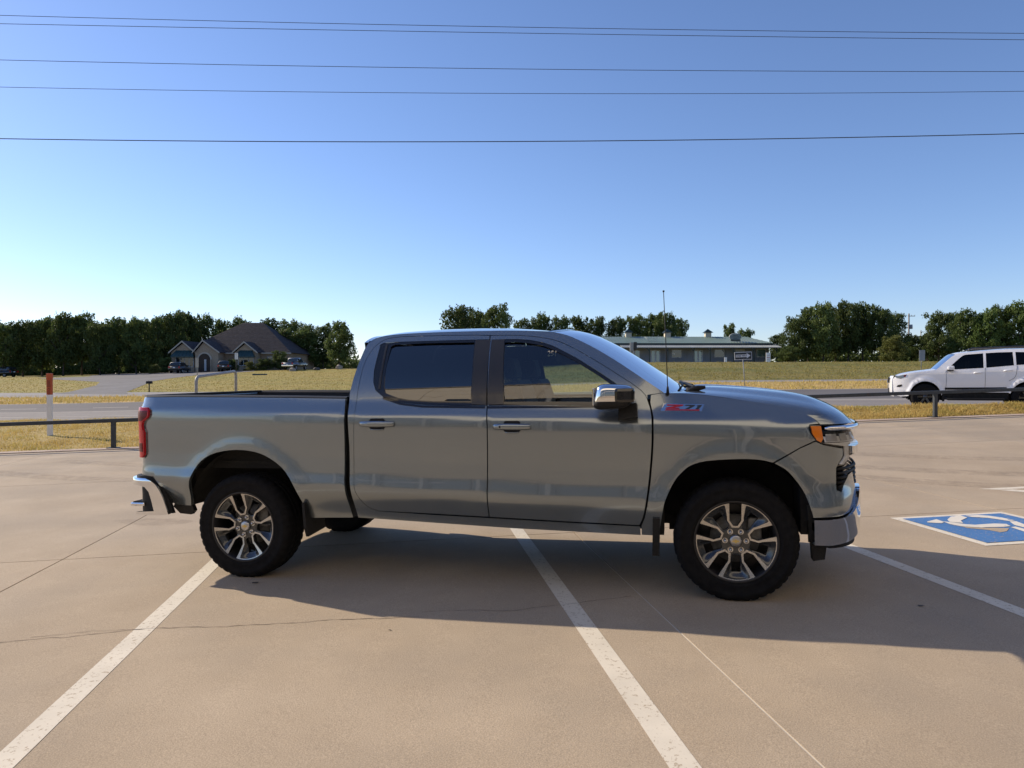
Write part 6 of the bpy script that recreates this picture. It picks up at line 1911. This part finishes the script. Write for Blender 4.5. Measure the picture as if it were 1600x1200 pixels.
# white notice boards along the bank top
def board(px, x0, x1, y0, label, lines):
    p = ground_pt(px, 100.5); k = 100.5 / FPX
    o = empty('notice_board', p, YAW); tag(o, label, 'sign')
    h = (565.5 - y0) * k
    q = MB(); q.box((0, 0, h / 2), ((x1 - x0) * k, .08, h), bev=.01); b = q.build('board', M['white_paint'], o)
    for z, w, m in lines:
        q = MB(); q.box((0, -.045, h * z), ((x1 - x0) * k * w, .01, h * .05)); q.build('lettering', m, b)
M['faint_red'] = mat('faint_red', (0.45, 0.16, 0.13), 0.6); M['faint_grey'] = mat('faint_grey', (0.42, 0.42, 0.42), 0.6)
board(1200.2, 1196.8, 1203.6, 551, 'tall white notice board on the bank top right of the arrow sign', [(.72, .7, M['faint_grey']), (.48, .8, M['faint_red']), (.30, .6, M['faint_grey'])])
board(1133.7, 1131.8, 1135.8, 558, 'small cream board on the bank top left of the arrow sign', [(.6, .6, M['faint_grey'])])
# pylon sign in front of the metal building
p = ground_pt(989, 112); k = 112 / FPX
py_ = empty('pylon_sign', p, YAW); tag(py_, 'grey and black pylon sign on two posts before the left half of the metal building', 'sign')
zz = lambda y: (HORIZON - y) * k + CAM.z - p.z
q = MB(); q.box((-2.0 * k, 0, (zz(535) + zz(548)) / 2), (5.5 * k, .3, zz(535) - zz(548)), bev=.02); q.build('panel', M['galv'], py_)
q = MB(); q.box((3.4 * k, -.05, (zz(534.5) + zz(546.5)) / 2), (4.6 * k, .35, zz(534.5) - zz(546.5)), bev=.02); q.build('black_panel', M['sign_black'], py_)
for xx in (-3.6, 0.8):
    q = MB(); q.box((xx * k, 0, zz(548) / 2), (.22, .2, zz(548))); q.build('post', M['galv'], py_)
# utility poles
def pole(px, top, D, r, label, arm):
    p = ground_pt(px, D); k = D / FPX
    h = (HORIZON - top) * k + CAM.z - p.z
    o = empty('utility_pole', p, YAW); tag(o, label, 'utility pole')
    q = MB(); q.tube([(0, 0, -.2), (0, 0, h)], [r, r * .7], 8); q.build('shaft', M['pole_wood'], o)
    q = MB(); q.box((arm * .5, 0, h - .5), (arm * 1.3, .12, .12)); ca_ = q.build('crossarm', M['pole_wood'], o)
    for t in (-.1, .5, 1.1):
        q = MB(); q.lathe([(0, 0), (.05, 0), (.06, .1), (.03, .18), (0, .2)], 8, Matrix.Translation((arm * t, 0, h - .42)) @ Matrix.Rotation(R(90), 4, 'X')); q.build('insulator', M['galv'], ca_)
    if arm > 1:
        q = MB(); q.lathe([(0, -.45), (.26, -.42), (.28, 0), (.26, .42), (0, .45)], 12, Matrix.Translation((.45, 0, h - 2.6)) @ Matrix.Rotation(R(90), 4, 'X')); q.box((.2, 0, h - 2.6), (.3, .1, .2)); q.build('transformer', M['galv'], o)
M['pole_wood'] = noise_mat('pole_wood', [(0.3, (0.20, 0.18, 0.155)), (0.7, (0.32, 0.29, 0.255))], 4, rough=0.9, stretch=(6, 6, .5))
pole(1419.5, 490, 140, .20, 'tall utility pole with a transformer standing right of the oak clump', 1.05)
pole(1438.5, 516, 190, .17, 'shorter distant utility pole right of the tall one', .8)

# ------------------------------------------------------------------ pipe rail, hoop, marker post
rail = empty('guard_rail', lvl(0, 17.1, lot_z(0, 17.1)), YAW)
tag(rail, 'low dark steel pipe rail along the far edge of the parking lot', 'railing')
bpy.context.view_layer.update()
def post_xy(i):
    U = -9.15 + 3.31 * i; V = 17.19 + 0.0843 * U - .12; return U, V
def keep(o, par): o.parent = par; o.matrix_parent_inverse = par.matrix_world.inverted(); return o
U0, V0_ = post_xy(0); U6, V6 = post_xy(6)
zt0 = lot_z(U0, V0_) + .65; zt6 = lot_z(U6, V6) + .65
for i in range(-3, 13):
    U, V = post_xy(i); zb = lot_z(U, V); zt = zt0 + (zt6 - zt0) * i / 6
    q = MB(); c = lvl(U, V, 0)
    MM = Matrix.Translation((c.x, c.y, 0)) @ Matrix.Rotation(YAW, 4, 'Z')
    q.box((0, 0, CAM.z + (zb + zt) / 2), (.085, .085, zt - zb), MM, bev=.006); po_ = keep(q.build('post', M['steel_post']), rail)
    q = MB(); q.box((0, 0, CAM.z + zb + .008 + .02), (.24, .20, .016), MM); keep(q.build('base_plate', M['steel_post']), po_) if False else keep(q.build('base_plate', M['steel_post']), rail)
q = MB()
ua, va = post_xy(-3.4); ub, vb = post_xy(12.4)
za, zb_ = zt0 + (zt6 - zt0) * -3.4 / 6, zt0 + (zt6 - zt0) * 12.4 / 6
A_ = lvl(ua, va, za); B_ = lvl(ub, vb, zb_)
L = (B_ - A_).length; dirv = (B_ - A_).normalized()
Mr = Matrix.Translation((A_ + B_) / 2) @ dirv.to_track_quat('X', 'Z').to_matrix().to_4x4()
q.box((0, 0, 0), (L, .10, .085), Mr, bev=.008); keep(q.build('top_rail', M['steel_post']), rail)

hp0 = lvl((306.5 - 800) / FPX * 19.6, 19.6, 0); 
hoop = empty('hoop_rail', (hp0.x, hp0.y, 0)); tag(hoop, 'bent grey pipe hoop standing in the grass behind the truck bed', 'railing')
bpy.context.view_layer.update()
a = at(306.5, 589, 19.6); b = at(368.5, 580, 22.3)
ga, gb_ = Vector((a.x, a.y, CAM.z + terr((306.5 - 800) / FPX * 19.6, 19.6) - .1)), Vector((b.x, b.y, CAM.z + terr((368.5 - 800) / FPX * 22.3, 22.3) - .1))
d = (b - a).normalized()
q = MB(); q.tube([ga, a - Vector((0, 0, .14)), a - Vector((0, 0, .05)) + d * .03, a + d * .12, b - d * .12, b - Vector((0, 0, .05)) - d * .03, b - Vector((0, 0, .14)), gb_], .042, 10)
keep(q.build('pipe', M['galv']), hoop)
for g_ in (ga, gb_):
    q = MB(); q.lathe([(0, -.02), (.09, -.02), (.09, .12), (0, .12)], 12, Matrix.Translation(g_) @ Matrix.Rotation(R(90), 4, 'X')); keep(q.build('footing', M['concrete']), hoop)

mp, V = ground_at(77.5, 681, 15)
k = V / FPX
mk = empty('marker_post', mp, YAW + R(6)); tag(mk, 'white marker post with an orange top behind the pipe rail', 'marker post')
hm = (680.5 - 583) * k
M['orange'] = noise_mat('orange', [(0.3, (0.42, 0.085, 0.03)), (0.7, (0.50, 0.11, 0.04))], 5, rough=0.5)
M['mark_dark'] = mat('mark_dark', (0.10, 0.025, 0.015), 0.6)
q = MB(); q.box((0, 0, hm * .33), (.125, .075, hm * .66), bev=.012); sh = q.build('shaft', M['white_paint'], mk)
q = MB(); q.box((0, 0, hm * .785), (.130, .080, hm * .255), bev=.012); dec = q.build('decal_sleeve', M['orange'], mk)
q = MB(); q.box((0, 0, hm * .955), (.140, .092, hm * .09), bev=.014); q.build('cap', M['orange'], mk)
for j in range(7):
    q = MB(); q.box((0, -.0405, hm * (.885 - j * .0155)), (.085, .002, .013)); q.build('print_mark', M['mark_dark'], dec)
q = MB(); q.lathe([(.020, -.001), (.034, -.001), (.034, .001), (.020, .001)], 18, Matrix.Translation((0, -.0405, hm * .745)), closed=True); q.build('print_ring', M['mark_dark'], dec)
for j in range(3):
    q = MB(); q.box((0, -.0405, hm * (.71 - j * .018)), (.075, .002, .014)); q.build('print_mark', M['mark_dark'], dec)

# ------------------------------------------------------------------ overhead wires
M['wire'] = mat('wire', (0.03, 0.033, 0.04), 0.6)
def wire(y0, y8, y16, r, D, label):
    c = y0; a = (y16 - 2 * y8 + y0) / 2 / 800 ** 2; b = (y8 - y0) / 800 - a * 800
    pts = []
    for px in range(-1400, 3001, 110):
        pts.append(at(px, a * px * px + b * px + c, D))
    q = MB(); q.tube(pts, r, 6)
    o = q.build('power_line', M['wire']); tag(o, label, 'power line', 'power lines across the sky')
wire(27, 45.2, 55, .0095, 26, 'topmost thin power line crossing the sky')
wire(40, 54.4, 65, .0095, 26, 'second power line from the top, close under the topmost')
wire(96, 110, 114, .0095, 25.5, 'third power line from the top of the sky')
wire(138, 148, 144.5, .0085, 25.5, 'fourth power line, the lowest of the thin ones')
wire(218, 222.5, 210, .015, 24, 'lowest and thickest power line above the truck')
# ------------------------------------------------------------------ sales building behind the photographer, mirrored in the truck
M['stucco'] = noise_mat('stucco', [(0.3, (0.76, 0.68, 0.55)), (0.7, (0.82, 0.735, 0.60))], 1.2, 5, 0.9, 0.2, 60)
DB = -13.2
TOP = 13.0
o0 = SL(4, DB - 6, 0)
shop = empty('sales_building', o0)
tag(shop, 'tan panelled building front mirrored in the side windows of the pickup', 'building')
bpy.context.view_layer.update()
def rotd(a, b):
    t = R(14); a -= 2.0; b -= DB
    return 2.0 + a * math.cos(t) - b * math.sin(t), DB + a * math.sin(t) + b * math.cos(t)
ang = R(14) + math.atan2((TILT.to_3x3() @ E1).y, (TILT.to_3x3() @ E1).x)
def sbox(a, b, z, d, name, m, bev=0.0, par=shop):
    c = SL(*rotd(a, b), 0); q = MB()
    q.box((0, 0, 0), d, Matrix.Translation((c.x, c.y, o0.z + z)) @ Matrix.Rotation(ang, 4, 'Z'), bev=bev)
    return keep(q.build(name, m), par)
core = sbox(0, DB - 6.3, TOP / 2 - .15, (51.2, 12.0, TOP - .3), 'wall', M['trim'])
for i in range(16):
    for j in range(3):
        z0 = 6.6 + j * 2.1
        sbox(-25.6 + i * 3.2 + 1.0, DB - .15, z0 + 1.05, (3.16, .30, 2.06), 'wall_panel', M['stucco'])
    sbox(-25.6 + i * 3.2 + 1.0, DB - .25, 1.75, (3.0, .12, 3.1), 'shop_window', M['dark_glass'])
    sbox(-25.6 + i * 3.2 + 1.6, DB - .25, 5.0, (3.0, .12, 3.0), 'shop_window', M['dark_glass'])
    sbox(-25.6 + i * 3.2, DB - .15, 3.3, (.22, .34, 6.5), 'mullion', M['galv'])
sbox(0, DB - .1, .12, (51.2, .36, .24), 'plinth', M['kerb'])
sbox(0, DB - .05, TOP + .08, (51.6, .7, .22), 'parapet_cap', M['trim'])
